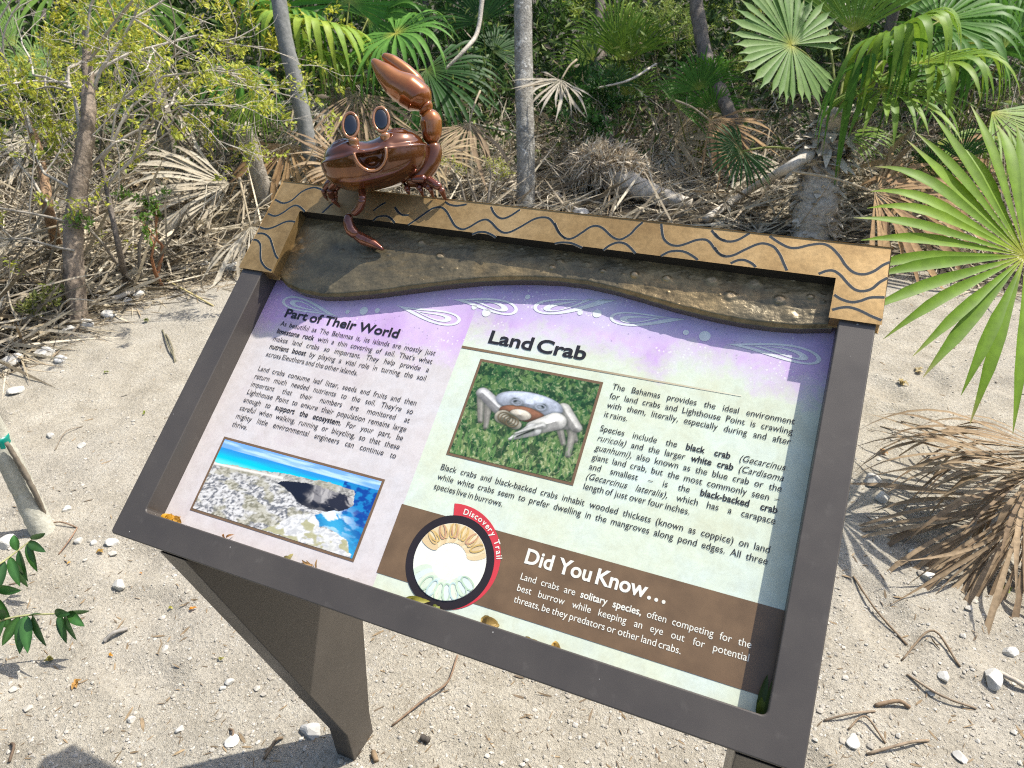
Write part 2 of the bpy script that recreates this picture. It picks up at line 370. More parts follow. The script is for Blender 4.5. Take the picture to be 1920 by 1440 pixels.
def bev(o, wd=.002, seg=2, ang=.6):
    b = o.modifiers.new('bevel', 'BEVEL'); b.width = wd; b.segments = seg; b.limit_method = 'ANGLE'; b.angle_limit = ang; b.harden_normals = False; return o
def mat_powder():
    m, nt, b = new_mat('dark_bronze_powder_coat'); co = objco(nt)
    n = noise_node(nt, 6, 4, .6, co); n2 = noise_node(nt, 900, 2, .5, co); n3 = noise_node(nt, 45, 3, .6, co)
    c = ramp(nt, n.outputs[0], [(.3, (.052, .045, .039)), (.7, (.080, .069, .058))]).outputs[0]
    c = mixrgb(nt, math_(nt, 'MULTIPLY', ramp(nt, n3.outputs[0], [(.60, (0, 0, 0)), (.80, (1, 1, 1))]).outputs[0], .12), c, (.25, .23, .20))
    v = N_(nt, 'ShaderNodeTexVoronoi'); v.inputs['Scale'].default_value = 75; nt.links.new(co, v.inputs['Vector'])
    sp_ = N_(nt, 'ShaderNodeSeparateColor'); nt.links.new(v.outputs['Color'], sp_.inputs[0])
    dust = math_(nt, 'MULTIPLY', math_(nt, 'LESS_THAN', v.outputs['Distance'], math_(nt, 'MULTIPLY', sp_.outputs[1], .10)), math_(nt, 'GREATER_THAN', sp_.outputs[0], .80))
    c = mixrgb(nt, math_(nt, 'MULTIPLY', dust, .6), c, (.5, .48, .44))
    nt.links.new(c, b.inputs['Base Color']); b.inputs['Roughness'].default_value = .42; b.inputs['Specular IOR Level'].default_value = .5
    r = ramp(nt, n.outputs[0], [(.3, (.36,) * 3), (.7, (.48,) * 3)]); nt.links.new(r.outputs[0], b.inputs['Roughness'])
    bump(nt, b, n2.outputs[0], .12, .0006); return m
M_POWDER = mat_powder()
def rrect(u0, v0, u1, v1, r, n=5):
    out = []
    for cx, cy, a0 in ((u1 - r, v1 - r, 0), (u0 + r, v1 - r, 90), (u0 + r, v0 + r, 180), (u1 - r, v0 + r, 270)):
        for k in range(n): a = math.radians(a0 + 90 * k / (n - 1)); out.append((cx + r * math.cos(a), cy + r * math.sin(a)))
    return np.array(out)
ac = Acc(); op = rrect(.004, 0, 1.036, .680, .006); ip = rrect(.048, .046, .9895, .645, .007); n = len(op); i = np.arange(n)
DZ = -.066
V = np.concatenate([np.column_stack([q, np.full(n, z)]) for q, z in ((op, 0), (ip, 0), (ip, DZ), (op, DZ))])
F = [np.stack([i + a * n, (i + 1) % n + a * n, (i + 1) % n + b * n, i + b * n], 1) for a, b in ((0, 1), (1, 2), (2, 3), (3, 0))]
ac.add(V, F); frame = on_sign(ac.build('frame', M_POWDER, smooth=False)); bev(frame, .0022, 3)
ac = Acc(); prism(ac, rrect(.03, .03, 1.01, .66, .004), -.0645, -.059); on_sign(ac.build('back_tray', M_POWDER, smooth=False))
# graphic panel ------------------------------------------------
def mat_panel():
    m, nt, b = new_mat('printed_panel'); co = objco(nt); s = N_(nt, 'ShaderNodeSeparateXYZ'); nt.links.new(co, s.inputs[0]); u, v = s.outputs[0], s.outputs[1]
    n1 = noise_node(nt, 9, 6, .65, co); n2 = noise_node(nt, 45, 6, .7, co, .5); n3 = noise_node(nt, 5, 5, .6, co, 1.0); fine = noise_node(nt, 260, 3, .7, co)
    left = ramp(nt, n1.outputs[0], [(.3, (.56, .50, .50)), (.5, (.61, .565, .545)), (.72, (.60, .58, .58))]).outputs[0]
    right = ramp(nt, n1.outputs[0], [(.3, (.58, .60, .43)), (.5, (.61, .67, .53)), (.72, (.60, .69, .62))]).outputs[0]
    isr = math_(nt, 'GREATER_THAN', u, .4475)
    c = mixrgb(nt, isr, left, right)
    c = mixrgb(nt, .5, c, ramp(nt, n2.outputs[0], [(.3, (.78, .75, .72)), (.55, (1, 1, 1)), (.75, (1.1, 1.1, 1.08))]).outputs[0], 'MULTIPLY')
    c = mixrgb(nt, .3, c, ramp(nt, fine.outputs[0], [(.35, (.8, .8, .78)), (.6, (1, 1, 1))]).outputs[0], 'MULTIPLY')
    # watercolour wash along the top
    edge = math_(nt, 'ADD', math_(nt, 'MULTIPLY', math_(nt, 'SUBTRACT', n3.outputs[0], .5), .13), math_(nt, 'MULTIPLY', math_(nt, 'SUBTRACT', n2.outputs[0], .5), .085))
    vv = math_(nt, 'ADD', v, edge)
    base = math_(nt, 'ADD', .388, math_(nt, 'MULTIPLY', isr, .062))
    t = math_(nt, 'DIVIDE', math_(nt, 'SUBTRACT', vv, base), .055, clamp=True)
    pc = ramp(nt, n1.outputs[0], [(.3, (.42, .23, .55)), (.5, (.53, .34, .64)), (.7, (.65, .49, .68))]).outputs[0]
    shade_lav = mixrgb(nt, isr, (.44, .32, .60), (.34, .31, .60))
    t2 = math_(nt, 'DIVIDE', math_(nt, 'SUBTRACT', math_(nt, 'ADD', v, math_(nt, 'MULTIPLY', math_(nt, 'SUBTRACT', n3.outputs[0], .5), .04)), math_(nt, 'ADD', .462, math_(nt, 'MULTIPLY', u, .055))), .02, clamp=True)
    pc = mixrgb(nt, math_(nt, 'MULTIPLY', t2, .3), pc, shade_lav)  # faint lavender below the header is its cast shadow put into the colour
    vo = N_(nt, 'ShaderNodeTexVoronoi'); vo.inputs['Scale'].default_value = 190; nt.links.new(co, vo.inputs['Vector'])
    sc = N_(nt, 'ShaderNodeSeparateColor'); nt.links.new(vo.outputs['Color'], sc.inputs[0])
    clus = ramp(nt, noise_node(nt, 14, 3, .6, co).outputs[0], [(.45, (0, 0, 0)), (.65, (1, 1, 1))]).outputs[0]
    wsp = math_(nt, 'MULTIPLY', math_(nt, 'LESS_THAN', vo.outputs['Distance'], .3), math_(nt, 'GREATER_THAN', math_(nt, 'MULTIPLY', sc.outputs[0], clus), .42))
    pc2 = mixrgb(nt, math_(nt, 'MULTIPLY', wsp, .7), pc, (.8, .72, .82))
    dsp = math_(nt, 'MULTIPLY', math_(nt, 'LESS_THAN', vo.outputs['Distance'], .26), math_(nt, 'GREATER_THAN', math_(nt, 'MULTIPLY', sc.outputs[1], math_(nt, 'SUBTRACT', 1, clus)), .80))
    pc2 = mixrgb(nt, math_(nt, 'MULTIPLY', dsp, .6), pc2, (.16, .10, .28))
    tn = math_(nt, 'MULTIPLY', t, ramp(nt, n2.outputs[0], [(.25, (.75,) * 3), (.6, (1,) * 3)]).outputs[0], clamp=True)
    c = mixrgb(nt, math_(nt, 'MULTIPLY', tn, .84), c, pc2)
    nt.links.new(c, b.inputs['Base Color']); b.inputs['Roughness'].default_value = .28; b.inputs['Specular IOR Level'].default_value = .45
    return m
def mat_print(name, col, var=.1, scale=40, rough=.3):
    return mat_plain(name, col, rough, 0, var, scale)
M_INK = mat_print('black_print', (.018, .016, .018)); M_CREAM = mat_print('cream_print', (.74, .72, .62)); M_BROWN = mat_print('brown_print', (.155, .098, .052), .18, 25); M_RULE = mat_print('brown_line_print', (.16, .10, .055))
ac = Acc(); ac.add([[.035, .035, -.042], [1.0, .035, -.042], [1.0, .64, -.042], [.035, .64, -.042]], np.array([[0, 1, 2, 3]]))
panel = on_sign(ac.build('graphic_panel', mat_panel(), smooth=False))
def on_panel(o): o.parent = panel; return o
for name, lines, em, mk, sx, st in TEXTS:
    ac = Acc(); lay_text(ac, lines, em, st); on_panel(ac.build(name, M_INK if mk == 'ink' else M_CREAM, smooth=False))
# brown band, heading rule
ac = Acc(); flatpoly(ac, [(.4455, .067), (.992, .067), (.992, .1715), (.4455, .1715)], WT); on_panel(ac.build('brown_band', M_BROWN, smooth=False))
m_rule, nt, b = new_mat('fading_rule'); co = objco(nt); s = N_(nt, 'ShaderNodeSeparateXYZ'); nt.links.new(co, s.inputs[0])
nt.links.new(ramp(nt, s.outputs[0], [(.448, (.17, .11, .06)), (.62, (.24, .165, .09)), (.80, (.50, .44, .30)), (.885, (.66, .66, .50))]).outputs[0], b.inputs['Base Color']); b.inputs['Roughness'].default_value = .3
ac = Acc(); flatpoly(ac, [(.448, .4365), (.885, .4425), (.885, .4445), (.448, .441)], WT); on_panel(ac.build('heading_rule', m_rule, smooth=False))
# swirl ornaments
def drop(hu, hv, tu, tv, r, bow, n=40):
    h = np.array([hu, hv]); t = np.array([tu, tv]); ax = (t - h); L_ = np.linalg.norm(ax); ax /= L_; pe = np.array([-ax[1], ax[0]])
    a = np.linspace(0, 2 * math.pi, n, endpoint=False); out = []
    for k in a:
        x = .5 * (1 - math.cos(k)); y = math.sin(k) * math.sin(k / 2) ** -.0 if False else math.sin(k) * (1 - x) ** .9
        out.append(h + ax * (x * (L_ + r) - r) + pe * (y * r * 1.2 + bow * L_ * (x ** 2 - .35 * x)))
    return np.array(out)
def ringfill(acc, a, b, w):
    n = len(a); i = np.arange(n); acc.add(np.concatenate([np.column_stack([a, np.full(n, w)]), np.column_stack([b, np.full(n, w)])]), np.stack([i, (i + 1) % n, (i + 1) % n + n, i + n], 1))
ac = Acc()
for hu, hv, tu, tv, r, bow in ((.096, .463, .205, .4575, .0165, -.09), (.413, .4835, .303, .4835, .0165, -.12), (.503, .519, .400, .5275, .0165, .12), (.560, .533, .674, .5555, .0175, .12), (.684, .5345, .786, .5425, .015, .12), (.962, .5195, .848, .530, .0165, .14)):
    s_ = np.sign(tu - hu)
    A = drop(hu, hv, tu, tv, r, bow); B = drop(hu + .002 * s_, hv, tu - .022 * s_, tv, r * .76, bow); ringfill(ac, A, B, WT)
    C_ = drop(hu + .009 * s_, hv - .0005, tu - .035 * s_, tv, r * .52, bow); D_ = drop(hu + .017 * s_, hv - .0005, tu - .045 * s_, tv, r * .30, bow); ringfill(ac, C_, D_, WT)
for u_, v_, r_ in ((.218, .464, .0042), (.248, .471, .0078), (.273, .476, .0048), (.444, .512, .0046), (.468, .506, .0075), (.528, .546, .0046), (.621, .533, .0046), (.648, .536, .0072), (.788, .528, .0044), (.816, .527, .0085)):
    a = np.linspace(0, 2 * math.pi, 20, endpoint=False); flatpoly(ac, np.column_stack([u_ + r_ * np.cos(a), v_ + r_ * np.sin(a)]), WT)
on_panel(ac.build('swirl_ornament', mat_print('pale_ornament_print', (.66, .68, .66), .12, 60), smooth=False))
# badge (its code is left out)
BU, BV = .5475, .1115
def arcpts(r0, r1, a0, a1, n=50):
    a = np.radians(np.linspace(a0, a1, n)); r = np.linspace(r0, r1, n); return np.column_stack([BU + r * np.cos(a), BV + r * np.sin(a)])
ac = Acc(); o_ = arcpts(.084, .0665, 105, -66); i_ = arcpts(.060, .060, 105, -66); n = len(o_); k = np.arange(n - 1)
ac.add(np.concatenate([np.column_stack([o_, np.full(n, WT + .0002)]), np.column_stack([i_, np.full(n, WT + .0002)])]), np.stack([k, k + n, k + 1 + n, k + 1], 1))
on_panel(ac.build('badge_crescent', mat_print('red_print', (.55, .045, .055), .08), smooth=False))
ac = Acc(); flatpoly(ac, arcpts(.0662, .0662, 0, 357, 90), WT + .0004); on_panel(ac.build('badge_ring', mat_print('ring_print', (.022, .016, .016)), smooth=False))
ac = Acc(); flatpoly(ac, arcpts(.0545, .0545, 0, 356, 80), WT + .0006); on_panel(ac.build('badge_disc', mat_print('disc_print', (.74, .73, .62), .06, 50), smooth=False))
def clipdisc(pts, r=.0540):
    p = np.asarray(pts, float) - (BU, BV); l = np.linalg.norm(p, axis=1, keepdims=True); return p * np.minimum(1, r / np.maximum(l, 1e-6)) + (BU, BV)
ac = Acc()                                                # ochre and green ornament strokes at the rim of the disc
PET = [0]
def petal(cx, cy, ang, L_, W_, col, wd=.0022):
    t = np.linspace(0, 2 * math.pi, 28, endpoint=False); q = np.column_stack([L_ * .5 * (1 - np.cos(t)), W_ * .5 * np.sin(t)])
    c_, s_ = math.cos(ang), math.sin(ang); rot = lambda q: np.column_stack([q[:, 0] * c_ - q[:, 1] * s_ + cx, q[:, 0] * s_ + q[:, 1] * c_ + cy])
    A = clipdisc(rot(q)); B = clipdisc(rot((q - [L_ / 2, 0]) * [1 - wd * 2 / L_, 1 - wd * 2 / W_] + [L_ / 2, 0])); n = len(A); i = np.arange(n)
    PET[0] += 1; pw = WT + .0008 + PET[0] * .00003
    ac.add(np.concatenate([np.column_stack([A, np.full(n, pw)]), np.column_stack([B, np.full(n, pw)])]), np.stack([i, (i + 1) % n, (i + 1) % n + n, i + n], 1), col)
for k in range(15):
    a = math.radians(28 + k * 9); petal(BU + .026 * math.cos(a), BV + .026 * math.sin(a), a, .036, .016, [(.66, .52, .30), (.70, .58, .36), (.62, .47, .26)][k % 3], .0079)
for k in range(11):
    a = math.radians(-146 + k * 11); petal(BU + .026 * math.cos(a), BV + .026 * math.sin(a), a, .034, .017, [(.58, .66, .52), (.60, .68, .62), (.64, .70, .54)][k % 3], .0084)
for k in range(11):
    a = math.radians(42 + k * 10.5); petal(BU + .033 * math.cos(a), BV + .033 * math.sin(a), a + (k % 2) * .5 - .2, .024, .011, [(.55, .38, .13), (.60, .42, .18), (.50, .28, .16)][k % 3])
for k in range(7):
    a = math.radians(-120 + k * 15); petal(BU + .030 * math.cos(a), BV + .030 * math.sin(a), a, .026, .014, [(.42, .55, .40), (.45, .58, .55), (.50, .62, .45)][k % 3])
on_panel(ac.build('badge_pattern', mat_leaf('pattern_print', 0, .3, .08), smooth=False))
ac = Acc(); ang = 93.0; pr = None; RT = .0692
for ch in 'Discovery Trail':
    if ch == ' ': ang -= 4.2; continue
    V, F = _font_jobs[(ch, 'b')]; em = .0120; x0, x1 = V[:, 0].min(), V[:, 0].max(); wdt = (x1 - x0) * em
    da = math.degrees(wdt / RT); a = math.radians(ang - da / 2); cx, cy = BU + RT * math.cos(a), BV + RT * math.sin(a); tx, ty = math.sin(a), -math.cos(a); nx, ny = math.cos(a), math.sin(a)
    qx = (V[:, 0] - (x0 + x1) / 2) * em; qy = V[:, 1] * em
    ac.add(np.column_stack([cx + qx * tx + qy * nx, cy + qx * ty + qy * ny, np.full(len(V), WT + .0006)]), F); ang -= da + 1.25
on_panel(ac.build('badge_text', M_CREAM, smooth=False))
# two printed photographs, painted cell by cell on a fine grid
def print_photo(name, rect, nx, ny, fn, border):
    u0, v0, u1, v1 = rect; ac = Acc(); b_ = border
    flatpoly(ac, [(u0, v0), (u1, v0), (u1, v1), (u0, v1)], WT); fr = on_panel(ac.build(name, M_RULE, smooth=False))
    s, t = np.meshgrid(np.linspace(0, 1, nx), np.linspace(0, 1, ny)); C = np.clip(fn(s, t), 0, 1)
    ac = Acc(); ii = np.arange(nx * ny).reshape(ny, nx)
    ac.add(np.column_stack([(u0 + b_ + s * (u1 - u0 - 2 * b_)).ravel(), (v0 + b_ + t * (v1 - v0 - 2 * b_)).ravel(), np.full(nx * ny, WT + .0003)]), np.stack([ii[:-1, :-1], ii[:-1, 1:], ii[1:, 1:], ii[1:, :-1]], -1).reshape(-1, 4), C.reshape(-1, 3))
    return on_panel(ac.build('photo_print', M_PHOTO))
M_PHOTO = mat_leaf('photo_ink', 0, .3, .03, .4)
def lerp(c, col, m): m = np.asarray(m)[..., None]; return c * (1 - m) + np.asarray(col) * m
def inpoly(s, t, pts):
    r = np.zeros(s.shape, bool); n = len(pts)
    for k in range(n):
        (x1, y1), (x2, y2) = pts[k], pts[(k + 1) % n]
        if y1 != y2: r ^= ((y1 > t) != (y2 > t)) & (s < (x2 - x1) * (t - y1) / (y2 - y1) + x1)
    return r
def coast(s, t):
    wa, wb = .035 * (fbm(s * 16, t * 9, 43, 4) - .5), .06 * (fbm(s * 15, t * 8, 44, 4) - .5); S, T = s + wa, t + wb
    c = np.zeros(s.shape + (3,)) + (.16, .36, .78); c = lerp(c, (.50, .68, .92), sstep(.40, .72, fbm(s * 6, t * 26, 1)) * .8)
    d = np.clip((.885 - t) / .20, 0, 1); sea = np.zeros_like(c) + (.02, .25, .58); sea = lerp(sea, (.0, .50, .62), sstep(.08, .6, d + .25 * (fbm(s * 5, t * 40, 2) - .5))); sea = lerp(sea, (.12, .66, .64), sstep(.65, 1, d)); c = lerp(c, sea, sstep(.889, .881, t))
    deep = np.zeros_like(c) + (.004, .05, .27); deep = lerp(deep, (.01, .20, .46), sstep(.42, .62, fbm(s * 30, t * 22, 12, 4))); ax = (s - .80) + .35 * (t - .42); deep = lerp(deep, (.04, .34, .56), np.exp(-(ax / .11) ** 2) * sstep(.62, .3, t)); deep = lerp(deep, (.80, .88, .92), sstep(.45, .62, fbm(S * 20 + 9 * T, T * 16, 13, 5)) * np.exp(-((s - .80 + .25 * (t - .45)) / .10) ** 2) * np.exp(-((t - .42) / .15) ** 2))
    c = lerp(c, deep, (s > .80) * sstep(.88, .86, t + .0 * s) * sstep(.80, .84, s) + (t < .62) * (s > .62) > 0)
    n = fbm(S * 30, T * 17, 5, 5); n2 = fbm(S * 70 - 20 * T, T * 38 + 12 * S, 6, 5); n3 = fbm(S * 12, T * 9, 8, 3)
    rock = np.zeros_like(c) + (.40, .39, .37); rock = rock * (.55 + 1.0 * n[..., None]); rock = lerp(rock, (.70, .69, .66), sstep(.50, .64, n2) * .8); rock = lerp(rock, (.10, .11, .13), sstep(.47, .36, n2) * .85); rock = lerp(rock, (.32, .29, .13), sstep(.52, .66, n3) * .45)
    up = sstep(.44, .72, t - .1 * s); rock = lerp(rock, (.33, .31, .24), up * .45); rock = lerp(rock, (.74, .70, .62), sstep(.03, .0, abs(t - .645 - .13 * s)) * (s < .45))
    wht = inpoly(S, T, [(.45, 0), (.52, .12), (.60, .30), (.72, .38), (.77, .24), (.92, .23), (1, .03), (1, 0)]); rock = np.where(wht[..., None], lerp(rock, (.78, .78, .75), .55 + .0 * s), rock); rock = lerp(rock, (.36, .34, .14), wht * sstep(.57, .64, fbm(s * 14, t * 9, 9, 3)) * .8)
    land = inpoly(S, T, [(-1, -1), (-1, .665), (0, .665), (.25, .71), (.5, .78), (.7, .81), (.87, .80), (.90, .63), (.82, .50), (.74, .42), (.71, .36), (.76, .25), (.84, .25), (.92, .20), (.985, .02), (1, -1)])
    c = np.where(land[..., None], rock, c)
    cave = inpoly(S, T, [(.43, .62), (.52, .70), (.60, .745), (.74, .72), (.88, .70), (.90, .62), (.82, .49), (.74, .44), (.67, .42), (.58, .48), (.50, .56)])
    face = np.zeros_like(c) + (.22, .21, .21); face = lerp(face, (.40, .38, .36), sstep(.48, .66, fbm(S * 40, T * 9, 14, 4))); face = lerp(face, (.02, .022, .035), sstep(.52, .38, fbm(S * 16 + T * 8, T * 12, 15, 4))); face = lerp(face, (.010, .013, .025), sstep(.68, .60, s + .08 * (n - .5))); face = lerp(face, (.01, .012, .02), sstep(.56, .48, t + .1 * (n - .5)) * .8)
    return np.where(cave[..., None], face, c)
def cap(s, t, a, b, r0, r1):
    a = np.array(a); d = np.array(b) - a; h = np.clip(((s - a[0]) * d[0] + (t - a[1]) * d[1]) / (d @ d), 0, 1); return np.hypot(s - a[0] - h * d[0], (t - a[1] - h * d[1])) - (r0 + (r1 - r0) * h)
def crabpic(s, t):
    ws = s + .05 * (fbm(s * 9, t * 9, 41) - .5); wt = t + .09 * (fbm(s * 11, t * 7, 42) - .5); n = fbm(ws * 46 + wt * 9, wt * 17 - ws * 6, 31, 5); n2 = fbm(ws * 24 - wt * 11, wt * 20 + ws * 5, 32, 5); c = np.zeros(s.shape + (3,)) + (.03, .10, .03)
    c = lerp(c, (.09, .17, .05), sstep(.45, .62, n)); low = sstep(.65, .2, t); c = lerp(c, (.20, .26, .10), low * sstep(.46, .62, fbm(s * 55 + t * 20, t * 18, 33, 3))); c = lerp(c, (.50, .52, .30), sstep(.62, .76, fbm(ws * 80, wt * 40, 34, 3)) * (.15 + .5 * low)); c = lerp(c, (.42, .47, .25), sstep(.60, .74, fbm(ws * 75 + wt * 45, wt * 30 - ws * 20, 37, 3)) * .45); c = lerp(c, (.005, .03, .012), sstep(.5, .40, n2) * .8)
    leg = np.array((.56, .53, .45)); sh = .52 + .62 * fbm(s * 22, t * 22, 35) + .34 * fbm(s * 70, t * 60, 38, 3)
    def put(d, col): nonlocal c; dy = np.gradient(d, axis=0); g_ = np.clip(.72 + .42 * dy / (abs(dy).max() + 1e-6), .3, 1.15) * np.clip(.55 + (-d) * 14, .45, 1.05); c = lerp(c, (.02, .04, .02), sstep(.028, .0, d) * .45); c = lerp(c, np.asarray(col) * (sh * g_)[..., None], sstep(.008, -.004, d))
    for a, b, r0, r1 in (((.10, .62), (.16, .38), .035, .02), ((.18, .55), (.22, .33), .03, .018), ((.84, .58), (.93, .40), .04, .03), ((.90, .50), (.92, .24), .03, .02), ((.78, .52), (.86, .34), .03, .018)): put(cap(s, t, a, b, r0, r1), leg * .8)
    put(cap(s, t, (.10, .67), (.35, .50), .055, .065), (.58, .57, .55)); put(cap(s, t, (.64, .50), (.88, .55), .07, .055), (.60, .58, .53)); put(cap(s, t, (.78, .68), (.92, .52), .055, .045), (.58, .56, .50))
    put((np.hypot((s - .50) / .28, (t - .655) / .12) - 1) * .25, (.46, .50, .57)); put((np.hypot((s - .47) / .19, (t - .545) / .075) - 1) * .2, (.24, .11, .06))
    put((np.hypot((s - .46) / .09, (t - .53) / .055) - 1) * .2, (.60, .55, .44)); put(cap(s, t, (.33, .47), (.45, .42), .068, .045), (.74, .67, .52))
    for k in range(4): put(abs(np.hypot((s - .34 - .025 * k), (t - .47 + .01 * k)) - .05) - .004, (.30, .22, .12))
    put(cap(s, t, (.75, .54), (.60, .43), .085, .065), (.80, .78, .70)); put(cap(s, t, (.60, .41), (.44, .27), .062, .012), (.86, .85, .80)); put(cap(s, t, (.66, .47), (.47, .335), .026, .008), (.80, .79, .72)); put(cap(s, t, (.60, .41), (.49, .31), .007, .004), (.04, .05, .03))
    for x in (.38, .62): put(np.hypot(s - x, t - .665) - .016, (.02, .02, .03)); put(abs(np.hypot((s - x + .02 * np.sign(x - .5)) / 1.4, t - .645) - .028) - .004, (.62, .68, .78))
    c = lerp(c, (.10, .20, .06), sstep(.58, .68, fbm(s * 60, t * 10, 36, 3)) * sstep(.42, .2, t)); return c
print_photo('photo_border', (.0915, .0708, .4045, .2000), 300, 124, coast, .0042)
print_photo('photo_border', (.4862, .2605, .6885, .4245), 210, 170, crabpic, .0042)
# bronze header and relief -------------------------------------
def mat_bronze():
    m, nt, b = new_mat('brushed_bronze'); co = objco(nt); n = noise_node(nt, 7, 5, .6, co); n2 = noise_node(nt, 140, 4, .7, co); n3 = noise_node(nt, 24, 5, .65, co, .6)
    c = ramp(nt, n.outputs[0], [(.25, (.20, .12, .042)), (.5, (.36, .24, .10)), (.75, (.50, .355, .17))]).outputs[0]
    c = mixrgb(nt, .6, c, ramp(nt, n2.outputs[0], [(.3, (.6, .58, .55)), (.6, (1.05, 1.02, 1))]).outputs[0], 'MULTIPLY'); c = mixrgb(nt, .35, c, ramp(nt, n3.outputs[0], [(.35, (.55, .5, .42)), (.6, (1, 1, 1))]).outputs[0], 'MULTIPLY')
    nt.links.new(c, b.inputs['Base Color']); b.inputs['Metallic'].default_value = .55; b.inputs['Roughness'].default_value = .48
    bump(nt, b, n2.outputs[0], .12, .001); return m
M_BRONZE = mat_bronze()
HW = .004
ac = Acc(); hp = [(0, .4931), (0, .684), (1.04, .684), (1.0405, .5632), (.9775, .5632), (.9775, .6265), (.066, .6255), (.070, .4931)]
hq = np.array(hp); n = len(hq); i = np.arange(n)
V = np.concatenate([np.column_stack([hq, np.full(n, z)]) for z in (-.0215, HW)])
ac.add(V, [np.array([[8, 9, 14, 15], [9, 10, 13, 14], [10, 11, 12, 13]])[:, ::-1].copy(), np.array([[0, 1, 6, 7], [1, 2, 5, 6], [2, 3, 4, 5]]), np.stack([i, (i + 1) % n, (i + 1) % n + n, i + n], 1)])
header = on_sign(ac.build('wave_header', M_BRONZE, smooth=False)); header.data.materials.append(mat_plain('dark_shade_edge', (.022, .020, .018), .6, .3)); header.data.polygons[6 + 5].material_index = 1; header.data.polygons[6 + 4].material_index = 1; bev(header, .0015, 2)  # inner top and right walls get their shade as a dark colour
Z1 = lambda l, ox, oy, k: [(ox + x * k, oy + y * k) for x, y in l]
za = lambda l: Z1(l, 440, 330, 1 / 6); zb = lambda l: Z1(l, 740, 340, 1 / 6); zc = lambda l: Z1(l, 1040, 370, 1 / 6); zd = lambda l: Z1(l, 1340, 400, .1875)
GRO = [za([(455, 265), (545, 305), (640, 275), (760, 175), (880, 130), (960, 145), (1010, 175)]), za([(375, 425), (455, 450), (540, 415), (640, 345), (700, 332), (755, 365), (790, 402)]), za([(270, 570), (350, 595), (440, 575), (560, 520), (630, 508), (680, 518)]),
       za([(255, 645), (330, 650), (395, 700), (430, 800), (460, 890), (490, 930)]), za([(195, 715), (255, 725), (290, 780), (290, 880), (300, 960), (350, 1030), (415, 1065)]), za([(985, 415), (1040, 365), (1090, 320), (1150, 290)]),
       za([(1560, 390), (1640, 330), (1700, 300)]), zb([(0, 290), (40, 345), (90, 378), (160, 380)]), za([(1555, 505), (1610, 460), (1700, 450), (1760, 480), (1800, 528)]),
       zb([(150, 492), (250, 425), (370, 340), (440, 300), (520, 292), (580, 335), (630, 420), (680, 500), (760, 540), (840, 515), (950, 450), (1030, 430), (1090, 465), (1150, 530), (1220, 575), (1300, 570), (1420, 510), (1560, 430), (1660, 405), (1740, 420), (1800, 490), (1850, 580), (1920, 645)]) ,
       zb([(565, 230), (620, 262), (690, 275), (760, 268), (810, 258)]), zb([(870, 598), (940, 572), (1020, 572), (1090, 600), (1140, 632)]), zb([(1085, 285), (1110, 345), (1160, 400), (1220, 418), (1300, 390), (1410, 318)]),
       zc([(0, 290), (40, 380), (90, 440), (150, 468), (220, 452), (310, 395), (400, 335), (480, 322), (550, 355), (630, 430), (700, 470), (760, 468), (850, 415), (920, 340), (990, 280)]), zc([(0, 520), (70, 508), (170, 512), (240, 535), (310, 568)]),
       zc([(545, 596), (620, 540), (710, 508), (790, 520), (850, 565), (910, 632)]), zc([(1200, 300), (1207, 380), (1230, 470), (1300, 530), (1390, 545), (1480, 522), (1590, 482), (1690, 475), (1750, 510), (1800, 580), (1860, 640), (1920, 662)]), zc([(1195, 660), (1290, 612), (1400, 602), (1480, 620), (1560, 665), (1610, 705)]), zc([(1765, 370), (1820, 440), (1880, 475), (1920, 485)]),
       zd([(0, 340), (40, 400), (100, 430), (190, 418), (300, 365), (420, 312), (500, 302), (590, 335), (650, 410), (690, 500), (722, 572)]), zd([(0, 200), (60, 260), (150, 282), (240, 262), (350, 198)]), zd([(160, 500), (230, 470), (300, 468), (370, 500), (412, 538)]), zd([(550, 228), (640, 290), (740, 340), (830, 345), (960, 315), (1080, 305), (1170, 345), (1250, 430), (1310, 520), (1390, 590), (1490, 610), (1590, 580), (1680, 520), (1752, 488)]),
       zd([(1040, 605), (1120, 575), (1190, 575), (1260, 620), (1330, 700), (1400, 760), (1480, 778), (1570, 755), (1650, 690), (1730, 645)]), zd([(1195, 815), (1270, 860), (1370, 888), (1460, 875), (1560, 842), (1700, 840)]), zd([(1175, 965), (1270, 942), (1360, 942), (1460, 975), (1560, 1025), (1670, 1070)])]
M_GROOVE = mat_leaf('groove_tint', 0, .4, .1, .4)  # dark flat strip along each wave, paler lips beside it
for g in GRO:
    ac = Acc()
    q = np.array([uv(x, y, HW) for x, y in g]); q = catmull(q, 8 * len(q)); t_ = nrm(np.gradient(q, axis=0)); pe = np.column_stack([-t_[:, 1], t_[:, 0]]); n = len(q); i = np.arange(n - 1)
    for (a, b, c) in ((-.0019, .0019, (.012, .02, .026)),):
        A = q + pe * a; B = q + pe * b
        ac.add(np.concatenate([np.column_stack([A, np.full(n, HW + .0002)]), np.column_stack([B, np.full(n, HW + .0002)])]), np.stack([i, i + 1, i + 1 + n, i + n], 1), c)
    for sgn in (-1, 1):                                    # slightly raised lips, their highlight painted in as a paler colour
        tube(ac, np.column_stack([q + pe * sgn * .0021, np.full(n, HW - .00008)]), .00026, 4, None, (.50, .40, .26), up=(0, 0, 1))
    o_ = ac.build('engraved_wave', M_GROOVE); o_.parent = header
IB = np.array([uv(x, y, -.018) for x, y in [(519, 515), (535, 533), (560, 545), (600, 553), (640, 553), (700, 548), (760, 540), (830, 531), (900, 524), (950, 522), (1000, 522), (1050, 524), (1100, 530), (1150, 541), (1200, 555), (1265, 574), (1330, 590), (1390, 602), (1450, 610), (1500, 613), (1552, 612)]])
NU, NV = 520, 110
